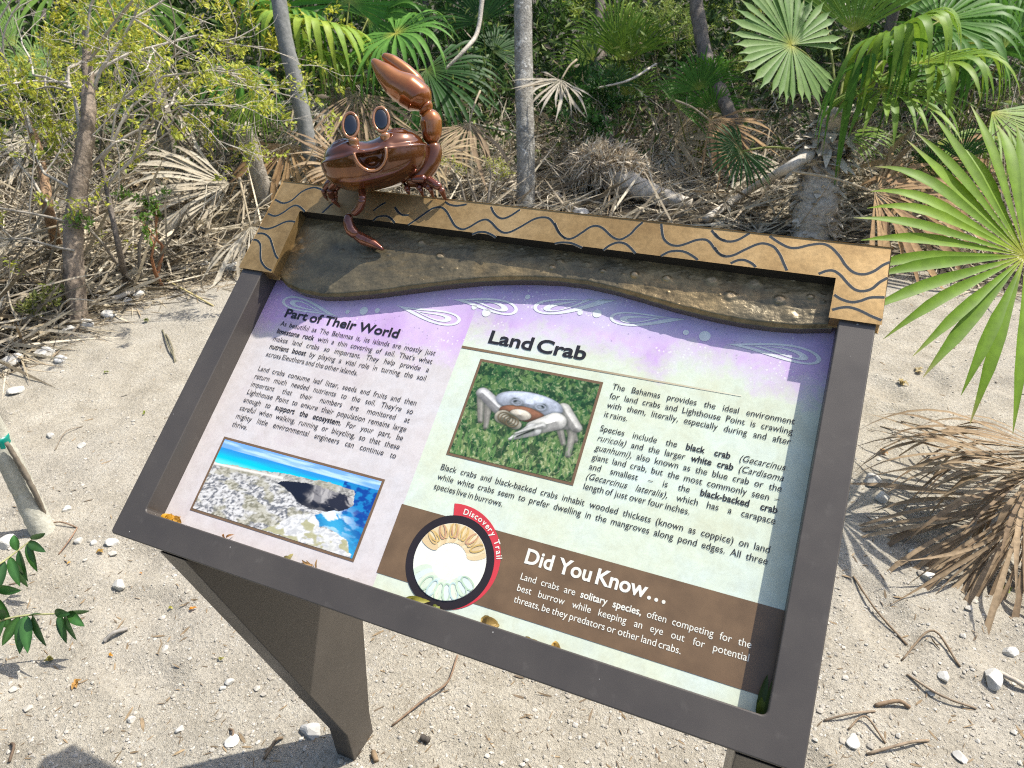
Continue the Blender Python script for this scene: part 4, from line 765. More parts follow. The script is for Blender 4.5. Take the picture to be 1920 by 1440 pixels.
# cluster of fan palms behind the crab
DC = 6.0; cb = P(640, 200, DC); cb[2] = float(zg(cb[0], cb[1])); cpalm = empty('fan_palm', cb, 'fan palm with lime green splayed fronds behind the raised crab claw', 'palm tree')
cc_ = P(640, 165, DC); trunk_mesh('trunk', [cb - np.array([0, 0, .1]), cc_ * .5 + cb * .5, cc_], [.13, .12, .09], M_FIBRE, cpalm, 20, 30, .4, 8)
for spec in (((742, 62, -.35), (.45, -.35, .5), (-.05, .45, .9), .50, dict(nseg=34, spread=155, fuse=.42, droop=.40, dstart=.40, cone=.12, cols=((.16, .34, .06), (.10, .25, .04), (.62, .56, .10)), seed=31)),
             ((585, 45, -.30), (-.1, -.3, .9), (.1, .6, .75), .58, dict(nseg=32, spread=150, fuse=.48, droop=.50, cone=.10, cols=((.34, .42, .05), (.22, .36, .05), (.62, .58, .10)), seed=32)),
             ((545, 20, .0), (-.9, .1, .3), (.1, .9, .4), .62, dict(nseg=34, spread=125, fuse=.42, droop=.40, cone=.10, cols=GREEN, seed=33)),
             ((655, 5, .0), (.1, .9, .3), (.1, -.2, .95), .55, dict(nseg=34, spread=120, fuse=.55, droop=.10, cone=.10, cols=((.10, .27, .04), (.06, .2, .03), (.3, .36, .1)), seed=34)),
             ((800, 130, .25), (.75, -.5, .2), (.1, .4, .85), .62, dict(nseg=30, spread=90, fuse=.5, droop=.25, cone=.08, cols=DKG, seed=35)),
             ((690, 35, .15), (.6, .5, .2), (0, .5, .8), .55, dict(nseg=30, spread=110, fuse=.45, droop=.30, cone=.08, cols=GREEN, seed=36)),
             ((600, 90, -.2), (-.6, -.5, .6), (0, .7, .7), .42, dict(nseg=28, spread=100, fuse=.42, droop=.6, cone=.06, cols=LIME, seed=37))):
    (hx, hy, hd), ax, nn, L_, kw = spec; hub = P(hx, hy, DC + hd); add_frond(cpalm, hub, dirp(*ax), dirp(*nn), L_ * 1.3, [cc_, cc_ * .45 + hub * .55 + np.array([0, 0, .02])], .0075, **kw)
for (hx, hy, hd), ax, L_, sd_, cols in (((668, 172, -.35), (.25, -.9, .3), .62, 38, BRN), ((610, 190, -.3), (-.6, -.75, .3), .5, 39, GREYD), ((650, 205, -.3), (.6, -.8, .2), .55, 40, BRN), ((585, 250, -.2), (-.2, -.95, .1), .42, 45, GREYD)):
    add_frond(cpalm, P(hx, hy, DC + hd), dirp(*ax), dirp(.1, .4, .9), L_, [cc_], .006, 'dead_frond', M_DEAD, (.38, .30, .18), nseg=30, spread=62, fuse=.5, droop=.08, cone=.03, cols=cols, seed=sd_, dead=True, ragged=.12)
# palm at the far left whose frond hangs beside the twiggy shrub
DL = 5.0; lb = P(470, 200, DL); lb[2] = float(zg(lb[0], lb[1])); lpalm = empty('fan_palm', lb, 'small fan palm with one frond hanging straight down left of the leaning trunk', 'palm tree')
lc = P(455, 232, DL); trunk_mesh('trunk', [lb - np.array([0, 0, .1]), lb * .5 + lc * .5, lc], [.07, .06, .045], M_FIBRE, lpalm, 14, 24, .3, 9)
add_frond(lpalm, P(486, 160, 4.55), dirp(-.20, -.95, .15), dirp(-.4, .3, .85), .40, [lc, P(420, 185, 4.8)], .006, nseg=26, spread=58, fuse=.5, droop=.15, cone=.04, cols=((.26, .38, .05), (.17, .28, .04), (.45, .45, .12)), seed=41)
add_frond(lpalm, P(455, 120, DL - .2), dirp(-.4, -.7, .3), dirp(-.3, .5, .8), .55, [lc], .006, nseg=28, spread=80, fuse=.45, droop=.4, cone=.06, cols=GREEN, seed=42)
DT = 5.6; tb = P(262, 60, DT); tb[2] = float(zg(tb[0], tb[1])); tpalm = empty('fan_palm', tb, 'fan palm half hidden behind the twiggy shrub with fronds hanging at top left', 'palm tree')
tc_ = P(245, -30, DT); trunk_mesh('trunk', [tb - np.array([0, 0, .1]), tb * .5 + tc_ * .5, tc_], [.08, .07, .05], M_FIBRE, tpalm, 14, 24, .3, 10)
for (hx, hy, hd), ax, sd_ in (((215, -20, -.1), (-.25, -.95, .2), 43), ((255, -15, -.2), (.15, -.95, .25), 44), ((120, -40, 0), (-.7, -.4, .3), 46)):
    add_frond(tpalm, P(hx, hy, DT + hd), dirp(*ax), dirp(-.1, .4, .85), .75, [tc_], .007, nseg=26, spread=55, fuse=.5, droop=.2, cone=.04, cols=((.18, .30, .05), (.10, .2, .03), (.35, .36, .1)), seed=sd_)
# smaller green palmettos in the thicket
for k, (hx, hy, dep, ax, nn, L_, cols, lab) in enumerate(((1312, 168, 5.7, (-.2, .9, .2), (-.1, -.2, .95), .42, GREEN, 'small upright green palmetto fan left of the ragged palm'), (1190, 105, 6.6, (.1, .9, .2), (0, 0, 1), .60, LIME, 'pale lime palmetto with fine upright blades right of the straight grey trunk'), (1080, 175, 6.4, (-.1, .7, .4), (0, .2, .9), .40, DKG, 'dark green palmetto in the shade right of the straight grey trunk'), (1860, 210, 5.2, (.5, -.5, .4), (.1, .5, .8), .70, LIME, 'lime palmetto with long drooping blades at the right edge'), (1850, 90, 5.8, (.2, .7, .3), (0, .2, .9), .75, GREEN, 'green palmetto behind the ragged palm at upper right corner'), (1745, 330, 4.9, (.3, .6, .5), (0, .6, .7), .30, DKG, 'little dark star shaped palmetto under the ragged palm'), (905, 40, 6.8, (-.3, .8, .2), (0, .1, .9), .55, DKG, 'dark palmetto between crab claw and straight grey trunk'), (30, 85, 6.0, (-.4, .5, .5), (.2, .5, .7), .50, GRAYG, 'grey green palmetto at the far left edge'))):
    hub = P(hx, hy, dep); bz = np.array([hub[0], hub[1] + .15, float(zg(hub[0], hub[1]))]); pm = empty('palmetto', bz, lab, 'palmetto')
    for j in range(5):
        a_ = np.array(ax) + np.array((RNG.normal(0, .55), RNG.normal(0, .25), RNG.normal(0, .3))) * (j > 0); h2 = hub + (CR * RNG.normal(0, .22) + np.array([0, 0, RNG.normal(-.08, .12)]) + CB * RNG.normal(0, .12)) * (j > 0) * L_ / .5
        h2[2] = max(h2[2], .12)
        add_frond(pm, h2, dirp(*a_), dirp(*nn), L_ * (1 if j == 0 else RNG.uniform(.7, 1)), [bz], .005, nseg=24, spread=85 if k % 2 == 0 else 65, fuse=.35, droop=.22, cone=.06, cols=cols, seed=200 + k * 9 + j)
# dead fronds lying in the litter
DEADS = [(735, 330, .0, (-.2, -.2, .9), .38, GREYD, 'pale straw dead palm frond lying just behind the crab'), (660, 318, .05, (-.7, .15, .5), .40, BRN, 'brown dead palm frond spread on the ground left of the crab'), (1240, 282, .18, (.1, -.9, .4), .42, GREYD, 'grey dead palm fan propped right of the fallen palm log'), (1265, 258, .26, (.6, .25, .5), .40, TAN, 'brown dead palm fan above the grey one right of the fallen palm log'),
         (335, 215, .1, (.4, -.5, .5), .46, GREYD, 'big bleached dead palm fan behind the twiggy shrub'), (430, 345, .05, (-.9, -.15, .3), .62, GREYD, 'long bleached dead palm fan on the litter left of the bronze header'), (365, 412, .05, (-.95, -.2, .2), .60, GREYD, 'bleached dead frond pointing left toward the shrub trunk'), (60, 260, .08, (-.6, -.5, .5), .6, GREYD, 'grey dead palm frond lying at far left behind the shrub'), (470, 425, .03, (.3, -.9, .3), .40, GREYD, 'grey curled dead frond beside the upper left corner of the header'),
         (540, 270, .2, (-.1, -.95, .2), .45, RUST, 'rust brown dead frond hanging at the foot of the grey leaning trunk'), (1010, 330, .05, (-.5, -.3, .6), .35, GREYD, 'small grey dead frond at the foot of the straight grey trunk'), (1500, 330, .1, (-.9, -.4, .2), .5, GREYD, 'grey dead frond left of the ragged palm trunk'), (1640, 360, .1, (.9, -.3, .2), .55, RUST, 'dark brown dead frond right of the ragged palm trunk'), (1330, 225, .3, (.6, -.5, .3), .42, RUST, 'red brown dead frond hanging left of the ragged palm trunk'), (880, 230, .25, (-.2, -.8, .4), .42, BRN, 'brown dead frond right of the crab claw'),
         (1720, 290, .2, (.3, -.8, .3), .55, RUST, 'brown dead frond hanging low under the drooping green fronds'), (230, 330, .06, (.6, -.3, .5), .5, TAN, 'tan dead frond behind the peeling shrub trunk'), (20, 450, .05, (-.9, -.3, .3), .55, GREYD, 'bleached dead frond lying at the left edge'), (1052, 150, .62, (-.5, -.75, .3), .26, GREYD, 'silvery dead frond caught beside the straight grey trunk'), (800, 300, .1, (.7, -.1, .4), .35, TAN, 'tan dead frond half hidden right behind the crab arm')]
for k, (px, py, z, ax, L_, cols, lab) in enumerate(DEADS):
    z = z + (.02 if k in (2, 3, 6, 11, 10, 16) else .20 + .12 * ((k * 7) % 5) / 5); hub = G(px, py, z); V, F, C = frond(hub, dirp(*ax), np.array([0, 0, 1.]) + CB * 1.1, L_ * 1.2, nseg=30, spread=62 if k % 3 else 85, fuse=.60, droop=.12, cone=.05, cols=cols, seed=60 + k, dead=True, ragged=.15, width=1.1)
    V[:, 2] = np.maximum(V[:, 2], zg(V[:, 0], V[:, 1]) + .006)
    ac = Acc(); ac.add(V, F, C); e_ = hub - dirp(*ax) * L_ * .9; e_[2] = max(e_[2], .02); tube(ac, [hub, hub * .5 + e_ * .5 + np.array([0, 0, .02]), e_], [.006, .007, .009], 6, 8, (.42, .35, .24))
    tag(ac.build('dead_palm_frond', M_DEAD, origin=hub), lab, 'dead frond', 'dead palm fronds in the leaf litter')
# ------------------------------------------------------------------ trunks, logs, branches
def tree_thing(name, pts, rad, mat, label, cat, sides=16, n=40, lump=.12, seed=0, part='trunk'):
    root = empty(name, pts[0], label, cat); trunk_mesh(part, pts, rad, mat, root, sides, n, lump, seed); return root
p0 = GZ(986, 396); DP = float(R[:, 2] @ (p0 - CAM)); tt_ = P(978, -420, DP * .97)
t1 = tree_thing('bare_tree', [p0 - np.array([0, 0, .1]), P(985, 250, DP), P(981, 60, DP), tt_], np.array([17.5, 17, 17, 16]) * DP / FPX, mat_lichen('spotted_grey_bark'), 'straight slender grey tree trunk standing behind the middle of the header', 'tree', 20, 60, .10, 1)
D1 = 5.3; p1 = P(597, 345, D1)
t2_ = tree_thing('bare_tree', [p1 - np.array([0, 0, .1]), P(580, 275, D1), P(556, 160, D1 - .1), P(530, 50, D1 - .2), P(505, -160, D1 - .3)], np.array([16, 15, 14.5, 14, 12]) * D1 / FPX, mat_bark('smooth_grey_bark', (.13, .135, .125), (.25, .25, .235), 14, 0, .3), 'smooth dark grey tree trunk leaning left behind the crab', 'tree', 18, 50, .08, 2)
p2 = GZ(1420, 330); D2 = 5.9
tree_thing('bare_tree', [p2 - np.array([0, 0, .1]), P(1385, 255, D2 - .3), P(1350, 170, D2 - .2), P(1318, 80, D2), P(1296, -60, D2)], np.array([10, 11, 13, 13, 12]) * D2 / FPX, M_DARKBARK, 'crooked brown tree trunk leaning left of the ragged palm', 'tree', 14, 50, .3, 3)
p3 = GZ(1150, 330); tree_thing('bare_tree', [p3, P(1125, 120, 7.0), P(1128, -60, 7.2)], [.06, .055, .05], M_DARKBARK, 'dark brown trunk deep in the thicket right of the straight grey trunk', 'tree', 12, 30, .2, 4)
# fallen palm log with fibrous head
lg = empty('fallen_log', G(1190, 340), 'fallen palm log with a shaggy fibrous head lying behind the header', 'log')
trunk_mesh('log', [G(1110, 300, .24), G(1160, 335, .16), G(1215, 362, .10), G(1295, 385, .05)], [.12, .10, .075, .05], M_PALEWOOD, lg, 18, 40, .3, 6)
ac = Acc(); N = 2600; d = rdir(N, -.6, 1); hc = G(1135, 312, .22); ribbons(ac, hc + d * RNG.uniform(.10, .19, (N, 1)) * np.array([1.5, 1.1, .85]), d * .7 + CR * .4 + RNG.normal(0, .75, (N, 3)), rdir(N), RNG.uniform(.04, .15, N), RNG.uniform(.006, .016, N), RNG.uniform(-.1, .8, N), 3, mixcol((.74, .66, .52), (.36, .29, .20), N)); fh = adopt(ac.build('fibrous_head', M_DEAD), lg)
for pts, rad, mat, lab in (([G(1322, 412, .04), G(1400, 360, .14), P(1470, 318, 4.55), P(1522, 288, D0 - .12)], [.028, .026, .03, .035], M_PALEWOOD, 'bleached dead stalk slanting up to the ragged palm trunk'), ([G(330, 320, .05), G(400, 250, .12), G(440, 218, .18)], [.05, .045, .04], M_GREYBARK, 'short grey log lying left of the leaning grey trunk'), ([G(560, 350, .05), G(470, 305, .10), G(390, 285, .13), G(350, 290, .10)], [.012, .016, .014, .010], M_DARKBARK, 'thin dark crooked branch lying left of the crab'),
                           ([G(790, 205, .4), G(900, 235, .35), G(975, 250, .30)], [.008, .010, .012], M_PALEWOOD, 'thin pale branch reaching from the crab arm to the straight grey trunk'), ([G(885, 350, .03), G(960, 345, .05), G(1010, 365, .04)], [.018, .02, .018], M_PALEWOOD, 'short bleached stick at the foot of the straight grey trunk'), ([G(1230, 120, .8), G(1180, 150, .75), G(1120, 165, .7)], [.010, .009, .006], M_PALEWOOD, 'bowed pale twig in front of the lime palmetto'), ([G(1185, 120, .5), G(1215, 200, .2), G(1240, 285, .05)], [.016, .016, .018], M_PALEWOOD, 'straight dry stalk leaning right of the fallen palm log'),
                           ([P(905, -10, 6.), P(895, 60, 6.), P(870, 95, 5.9), P(835, 130, 5.9)], [.02, .018, .016, .01], M_PALEWOOD, 'pale forked branch hanging right of the raised claw'), ([G(1020, 345, .05), G(1085, 395, .03)], [.014, .012], M_PALEWOOD, 'flat pale stick right of the straight grey trunk'), ([G(155, 545, .02), G(205, 560, .03), G(252, 545, .04)], [.012, .014, .012], M_PALEWOOD, 'pale stick lying right of the peeling shrub trunk')):
    ac = Acc(); tube(ac, pts, rad, 9, 26, lump=.25, seed=len(lab)); tag(ac.build('fallen_branch', mat, origin=pts[0]), lab, 'branch')
# twiggy shrub with peeling trunks at the left
def branches(acc, tips, p, d, L, r, lev, rg, spread=.55, lift=.1, col=((.30, .27, .22), (.55, .50, .42))):
    n = 5; pts = [p]; dd = np.array(d)
    for k in range(n):
        dd = nrm(dd + rg.normal(0, .16, 3) + np.array([0, 0, lift * .15])); pts.append(pts[-1] + dd * L / n)
    t = rg.random(); tube(acc, pts, np.linspace(r, r * .6, n + 1), 5 if r > .004 else 3, None, np.array(col[0]) * (1 - t) + np.array(col[1]) * t, cap=False)
    tips.append((pts[-1], dd, lev)); tips.append((pts[3], dd, lev))
    if lev == 0: return
    for k in range(rg.integers(2, 4)):
        q = pts[rg.integers(2, n + 1)]; nd = nrm(dd + rg.normal(0, spread, 3) + np.array([0, 0, lift])); branches(acc, tips, q, nd, L * rg.uniform(.6, .85), r * rg.uniform(.5, .68), lev - 1, rg, spread, lift, col)
def leaf_cloud(acc, tips, rg, per, L, W, c0, c1, rad=.05, keep=1.0):            # sprays of leaflets set along the twig ends
    B, Dd = [], []
    for p, d, lev in tips:
        if lev > 1 or rg.random() > keep: continue
        u = rg.random((per, 1)); s = nrm(np.cross(d, rg.normal(0, 1, 3))); sg = np.where(np.arange(per)[:, None] % 2, 1, -1)
        B.append(p - d * u * rad * 2.6 + d * rad * .6 + rg.normal(0, rad * .28, (per, 3))); Dd.append(d * .5 + s * sg + rg.normal(0, .4, (per, 3)) + np.array([0, 0, .2]))
    if not B: return
    B = np.concatenate(B); Dd = np.concatenate(Dd); N = len(B); t = rg.random((N, 1)); leaves(acc, B, Dd, rdir(N) * .6 + np.cross(Dd, [0, 0, 1.]), rg.uniform(.55, 1.4, N) * L, rg.uniform(.7, 1.2, N) * W, np.array(c0) * (1 - t) + np.array(c1) * t)
sb = GZ(140, 606); DS = float(R[:, 2] @ (sb - CAM)); shrub = empty('twiggy_shrub', sb, 'large twiggy shrub with peeling brown trunk and tiny yellow green leaves at left', 'shrub')
rg = np.random.default_rng(5)
trunk_mesh('trunk', [sb - np.array([0, 0, .1]), P(139, 500, DS), P(140, 400, DS), P(158, 280, DS - .05), P(166, 190, DS - .05), P(160, 60, DS)], np.array([19, 17, 17, 15, 12, 6]) * DS / FPX, mat_bark('peeling_bark', (.10, .075, .055), (.34, .27, .20), 16, 0, .9), shrub, 18, 60, .35, 12)
trunk_mesh('trunk', [GZ(110, 470) - np.array([0, 0, .05]), P(92, 400, DS + .4), P(82, 330, DS + .4), P(62, 250, DS + .4), P(20, 190, DS + .3)], np.array([12, 11, 9, 8, 6]) * DS / FPX, mat_bark('orange_peeling_bark', (.16, .09, .05), (.40, .26, .15), 16, 0, .8), shrub, 14, 50, .3, 13)
trunk_mesh('trunk', [GZ(238, 540), P(222, 460, DS + .1), P(205, 380, DS + .1), P(190, 300, DS + .1)], np.array([6, 5.5, 5, 4]) * DS / FPX, M_DARKBARK, shrub, 10, 30, .2, 14)
ac = Acc(); tips = []
for px, py, dd, dx, dy, L_, r_ in ((160, 270, 0, -.3, .9, .5, .014), (165, 200, 0, .4, .8, .5, .013), (165, 190, 0, -.6, .6, .5, .012), (150, 330, 0, .8, .5, .55, .012), (145, 360, 0, -.8, .5, .5, .011), (60, 250, .3, -.3, .9, .5, .012), (30, 200, .3, .2, .9, .5, .011), (190, 300, .1, .5, .8, .55, .012), (200, 350, .1, .9, .35, .6, .011), (160, 90, 0, .3, .9, .5, .010), (165, 120, 0, .9, .3, .6, .011), (140, 420, 0, -.8, .3, .5, .009), (90, 380, .3, -.8, .5, .5, .010), (165, 150, 0, .7, .6, .6, .011), (215, 200, .1, .8, .5, .6, .010), (140, 470, -.05, -.9, .2, .4, .008)):
    branches(ac, tips, P(px, py, DS + dd), nrm(dirp(dx, dy, rg.normal(0, .4))), L_ * 1.05, r_ * .85, 4, rg, .6, .05)
adopt(ac.build('branches', M_WOOD), shrub)
ac = Acc(); leaf_cloud(ac, tips, rg, 20, .030, .015, (.56, .54, .07), (.26, .34, .05), .035, .30); adopt(ac.build('foliage', M_SMALL), shrub)
# yellow leaved shrub behind it (upper left) and other bushes
def bush(px, py, dep, hh, seeds, label, c0, c1, n=6, L_=.45, leafL=.03, leafW=.014, per=8, keep=.9, lev=3, rad=.06, wood=((.22, .19, .15), (.42, .38, .30)), name='shrub', spread=.6):
    top = P(px, py, dep); base = np.array([top[0], top[1], float(zg(top[0], top[1]))]); rt = empty(name, base, label, 'shrub'); rg = np.random.default_rng(seeds); ac = Acc(); tips = []
    h = max(.06, top[2] - hh)
    for k in range(n):
        d0 = nrm(np.array([rg.normal(0, .45), rg.normal(0, .45), 1])); st = base + np.array([rg.normal(0, .05), rg.normal(0, .05), 0]); mid = st + d0 * h
        tube(ac, [st, st * .5 + mid * .5 + rg.normal(0, .03, 3), mid], [.012, .010, .008], 6, 8, np.array(wood[0]), cap=False)
        branches(ac, tips, mid, d0, L_, .007, lev, rg, spread, .12, wood)
    adopt(ac.build('branches', M_WOOD), rt); ac = Acc(); leaf_cloud(ac, tips, rg, int(per * 1.6), leafL, leafW, c0, c1, rad * .75, keep * .45); adopt(ac.build('foliage', M_SMALL), rt); return rt
YEL = ((.62, .56, .06), (.36, .42, .05))
bush(360, 40, 5.6, .35, 301, 'airy shrub with yellow green leaf sprays left of the leaning grey trunk', *YEL, n=9, L_=.42, leafL=.036, leafW=.018, per=13, keep=.85)
bush(95, 40, 5.6, .3, 302, 'airy shrub with yellow tinged leaves at the top left corner', (.52, .46, .08), (.30, .32, .07), n=5, L_=.4, leafL=.03, leafW=.014, per=7, keep=.55)
bush(440, 190, 5.3, .25, 303, 'small yellow green shrub beside the hanging frond', *YEL, n=4, L_=.25, leafL=.028, leafW=.014, per=8, keep=.6)
bush(1000, 40, 7.4, .5, 304, 'green bushy shrub deep behind the straight grey trunk', (.12, .22, .04), (.05, .12, .025), n=8, L_=.5, leafL=.06, leafW=.03, per=8)
bush(1160, 20, 7.6, .45, 305, 'bright green bushy shrub above the fallen palm log', (.42, .48, .07), (.18, .30, .04), n=9, L_=.5, leafL=.05, leafW=.02, per=10)
bush(1265, 70, 6.9, .4, 306, 'feathery pale green shrub left of the crooked brown trunk', (.48, .52, .14), (.22, .34, .06), n=9, L_=.42, leafL=.05, leafW=.012, per=12)
bush(1110, 215, 5.9, .15, 307, 'low dark green shrub in the shade behind the fallen palm log', (.06, .16, .03), (.03, .09, .02), n=5, L_=.25, leafL=.05, leafW=.024, per=8)
bush(905, 318, 4.95, .06, 308, 'tiny lime yellow plant right of the crab', (.45, .44, .08), (.28, .34, .05), n=5, L_=.10, leafL=.025, leafW=.007, per=8, lev=2, rad=.03)
bush(1900, 40, 6.4, .5, 309, 'dark green shrub at the top right corner', (.08, .18, .04), (.04, .10, .02), n=8, L_=.5, leafL=.06, leafW=.028, per=8)
bush(815, 20, 7.2, .5, 310, 'dark leafy shrub above the raised claw', (.08, .17, .04), (.04, .10, .02), n=8, L_=.5, leafL=.06, leafW=.028, per=8)
bush(205, 385, 4.05, .10, 311, 'small bright green plant right of the peeling shrub trunk', (.20, .34, .06), (.11, .22, .04), n=2, L_=.14, leafL=.03, leafW=.016, per=9, lev=2, rad=.035)
bush(258, 428, 4.15, .10, 312, 'small leafy green sprig on a reddish stem near the litter edge', (.20, .34, .06), (.12, .24, .04), n=2, L_=.13, leafL=.03, leafW=.016, per=9, lev=2, rad=.035, wood=((.34, .16, .08), (.42, .22, .12)))
bush(100, 580, 3.85, .05, 313, 'low olive plant at the foot of the peeling shrub trunk', (.26, .28, .07), (.15, .18, .05), n=4, L_=.10, leafL=.035, leafW=.014, per=7, lev=2, rad=.04)
# ------------------------------------------------------------------ leaf litter, stalks and deep undergrowth (uncountable)
BND = np.array([[-200, 760], [0, 705], [60, 640], [120, 612], [200, 585], [300, 535], [460, 500], [700, 430], [1000, 425], [1300, 440], [1500, 462], [1700, 480], [1800, 520], [2100, 560]], float)
bw = np.array([G(*q) for q in BND]) - CAM; ba = bw @ RH; bd = bw @ FH
def region(N, d1, extra=0.0, wide=.80, p=1.0):
    a = RNG.uniform(-1, 1, N); d = RNG.random(N) ** p; D = 2.2 + d * (d1 - 2.2); A = a * D * wide; lim = np.interp(A, ba, bd) + extra + RNG.normal(0, .05, N)
    k = D > lim; return A[k], D[k]
def world(A, D, z): return np.array([CAM[0], CAM[1], 0]) + RH * A[:, None] + FH * D[:, None] + np.stack([0 * A, 0 * A, z], 1)
ac = Acc()
for cnt, zmax, Lr, Wr, c0, c1, rise in ((3500, -.32, (.04, .22), (.003, .012), (.58, .50, .36), (.26, .20, .13), .04), (30000, .05, (.12, .5), (.006, .02), (.62, .55, .41), (.30, .245, .16), .10), (16000, .12, (.15, .6), (.006, .022), (.68, .61, .47), (.34, .28, .19), .30), (5000, .22, (.2, .7), (.008, .024), (.62, .54, .40), (.26, .20, .13), .6)):
    A, D = region(cnt, 9.5, .02, .82) if zmax > 0 else region(cnt * 6, 5.5, zmax, .82)
    if zmax < 0: q_ = D - np.interp(A, ba, bd) < .3 * RNG.random(len(A)); A, D = A[q_], D[q_]; zmax = .01
    n = len(A); z = RNG.random(n) ** 1.6 * zmax * np.clip((D - np.interp(A, ba, bd)) / .8, .15, 1) + .004; b = world(A, D, z); b[:, 2] += zg(b[:, 0], b[:, 1]); th = RNG.normal(0, 1, n) * 1.2 + .2
    d = RH * np.cos(th)[:, None] + FH * np.sin(th)[:, None] + np.stack([0 * th, 0 * th, RNG.normal(0, rise, n)], 1); ribbons(ac, b, d, np.array([0, 0, 1.]) * RNG.normal(0, .5, (n, 1)) + rdir(n) * np.array([1, 1, .3]), RNG.uniform(*Lr, n), RNG.uniform(*Wr, n), RNG.normal(0, .08, n), 3, np.where(RNG.random((n, 1)) < .3, .45, 1.0) * mixcol(c0, c1, n, 1.0, .15))
V = np.concatenate(ac.V); V[:, 2] = np.maximum(V[:, 2], zg(V[:, 0], V[:, 1]) + .002); ac.V = [V]
tag(ac.build('dead_leaf_litter', M_DEAD), kind='stuff')
ac = Acc(); A, D = region(2800, 9.0, .1, .8); n = len(A); b = world(A, D, 0 * A + .0); L_ = RNG.uniform(.2, 1.0, n); dv = rdir(n, .05, .95) * np.array([1, 1, 1.0])
for k in range(n):
    hmax = np.interp(D[k] - np.interp(A[k], ba, bd), [0, .8, 2.5], [.25, .6, 1.0]); e = b[k] + dv[k] * L_[k] * hmax; m_ = (b[k] + e) / 2 + RNG.normal(0, .06, 3) * L_[k]; t = RNG.random(); tube(ac, [b[k], m_, e], np.array([.0065, .005, .003]) * RNG.uniform(.5, 1.1), 4, 6, np.array((.66, .59, .46)) * t + np.array((.20, .16, .11)) * (1 - t), cap=False)
tag(ac.build('dry_stalks', M_WOOD), kind='stuff')
# green and brown undergrowth filling the thicket and closing it off behind
ac = Acc()
for (d0, d1, cnt, hmx, c0, c1, l0, l1) in ((6.0, 8.5, 9000, .9, (.10, .17, .04), (.04, .08, .02), .05, .14), (8.0, 11.5, 24000, 1.9, (.13, .21, .05), (.04, .08, .02), .07, .2), (6.0, 9.0, 3500, 1.2, (.34, .40, .12), (.18, .27, .06), .04, .12), (5.8, 9, 3500, .8, (.34, .28, .19), (.14, .11, .07), .05, .14)):
    a = RNG.uniform(-.85, .85, cnt); d = RNG.uniform(d0, d1, cnt); A = a * d; cl = fbm(A * 1.3 + 40, d * 1.3, 77, 3); h = RNG.random(cnt) * hmx * np.clip(cl * 2.2 - .25, .1, 1.3); b = world(A, d, h); leaves(ac, b, rdir(cnt, -.5, 1), rdir(cnt), RNG.uniform(l0, l1, cnt), RNG.uniform(l0, l1, cnt) * .28, mixcol(c0, c1, cnt))
tag(ac.build('undergrowth', M_SMALL), kind='stuff')
# trees added deeper in, their unseen crowns placed to shade the thicket
for k, (a_, d_, h_, lab) in enumerate(((3.3, 7.0, 3.3, 'added shade tree in the thicket behind the ragged palm'), (3.6, 9.0, 3.9, 'added shade tree far behind the ragged palm'), (1.0, 9.4, 3.6, 'added shade tree far behind the straight grey trunk'), (-.9, 9.2, 3.6, 'added shade tree far behind the crab claw'), (4.9, 7.8, 3.6, 'added shade tree at the far right of the thicket'))):
    b_ = AD(a_, d_); b_[2] = float(zg(b_[0], b_[1])); rt = empty('tree', b_, lab, 'tree'); tp = b_ + np.array([RNG.normal(0, .2), RNG.normal(0, .2), h_])
    trunk_mesh('trunk', [b_ - np.array([0, 0, .1]), b_ * .6 + tp * .4 + np.array([.06, .04, 0]), tp], [.05, .045, .03], M_DARKBARK, rt, 10, 24, .25, 30 + k)
    ac = Acc(); N = 2300; q = RNG.normal(0, 1, (N, 3)); q = nrm(q) * (RNG.random((N, 1)) ** .4) * np.array([1.35, 1.35, .8]); cl = fbm(q[:, 0] * 2.2 + 9 * k, q[:, 1] * 2.2 + q[:, 2], 90 + k, 3) > .43; q = q[cl]; N = len(q)
    leaves(ac, tp + q + np.array([0, 0, .3]), rdir(N), rdir(N), RNG.uniform(.10, .2, N), RNG.uniform(.05, .08, N), mixcol((.14, .22, .05), (.06, .12, .03), N)); adopt(ac.build('crown', M_SMALL), rt)
# woodland added all round, largely unseen, to cut sky fill and close off the place
ac = Acc(); N = 26000; th = RNG.uniform(0, 2 * math.pi, N); rr = RNG.uniform(6.5, 10.5, N); a_ = rr * np.sin(th); d_ = rr * np.cos(th); front = (d_ > 0) & (abs(a_) < d_ * 1.1)
d_ = np.where(front, d_ + 3.2, d_); h = RNG.random(N) * (1.6 + 3.2 * fbm(th * 5, rr * .5, 95, 3)); b_ = world(a_, d_, h); k = ~((a_ > 3) & (a_ < 9) & (d_ > -1) & (d_ < 7) & (h > 2.6))
b_ = b_[k]; N = len(b_); leaves(ac, b_, rdir(N, -.6, .8), rdir(N), RNG.uniform(.18, .42, N), RNG.uniform(.09, .18, N), mixcol((.12, .20, .045), (.045, .085, .02), N)); tag(ac.build('screening_woodland', M_SMALL), kind='stuff')
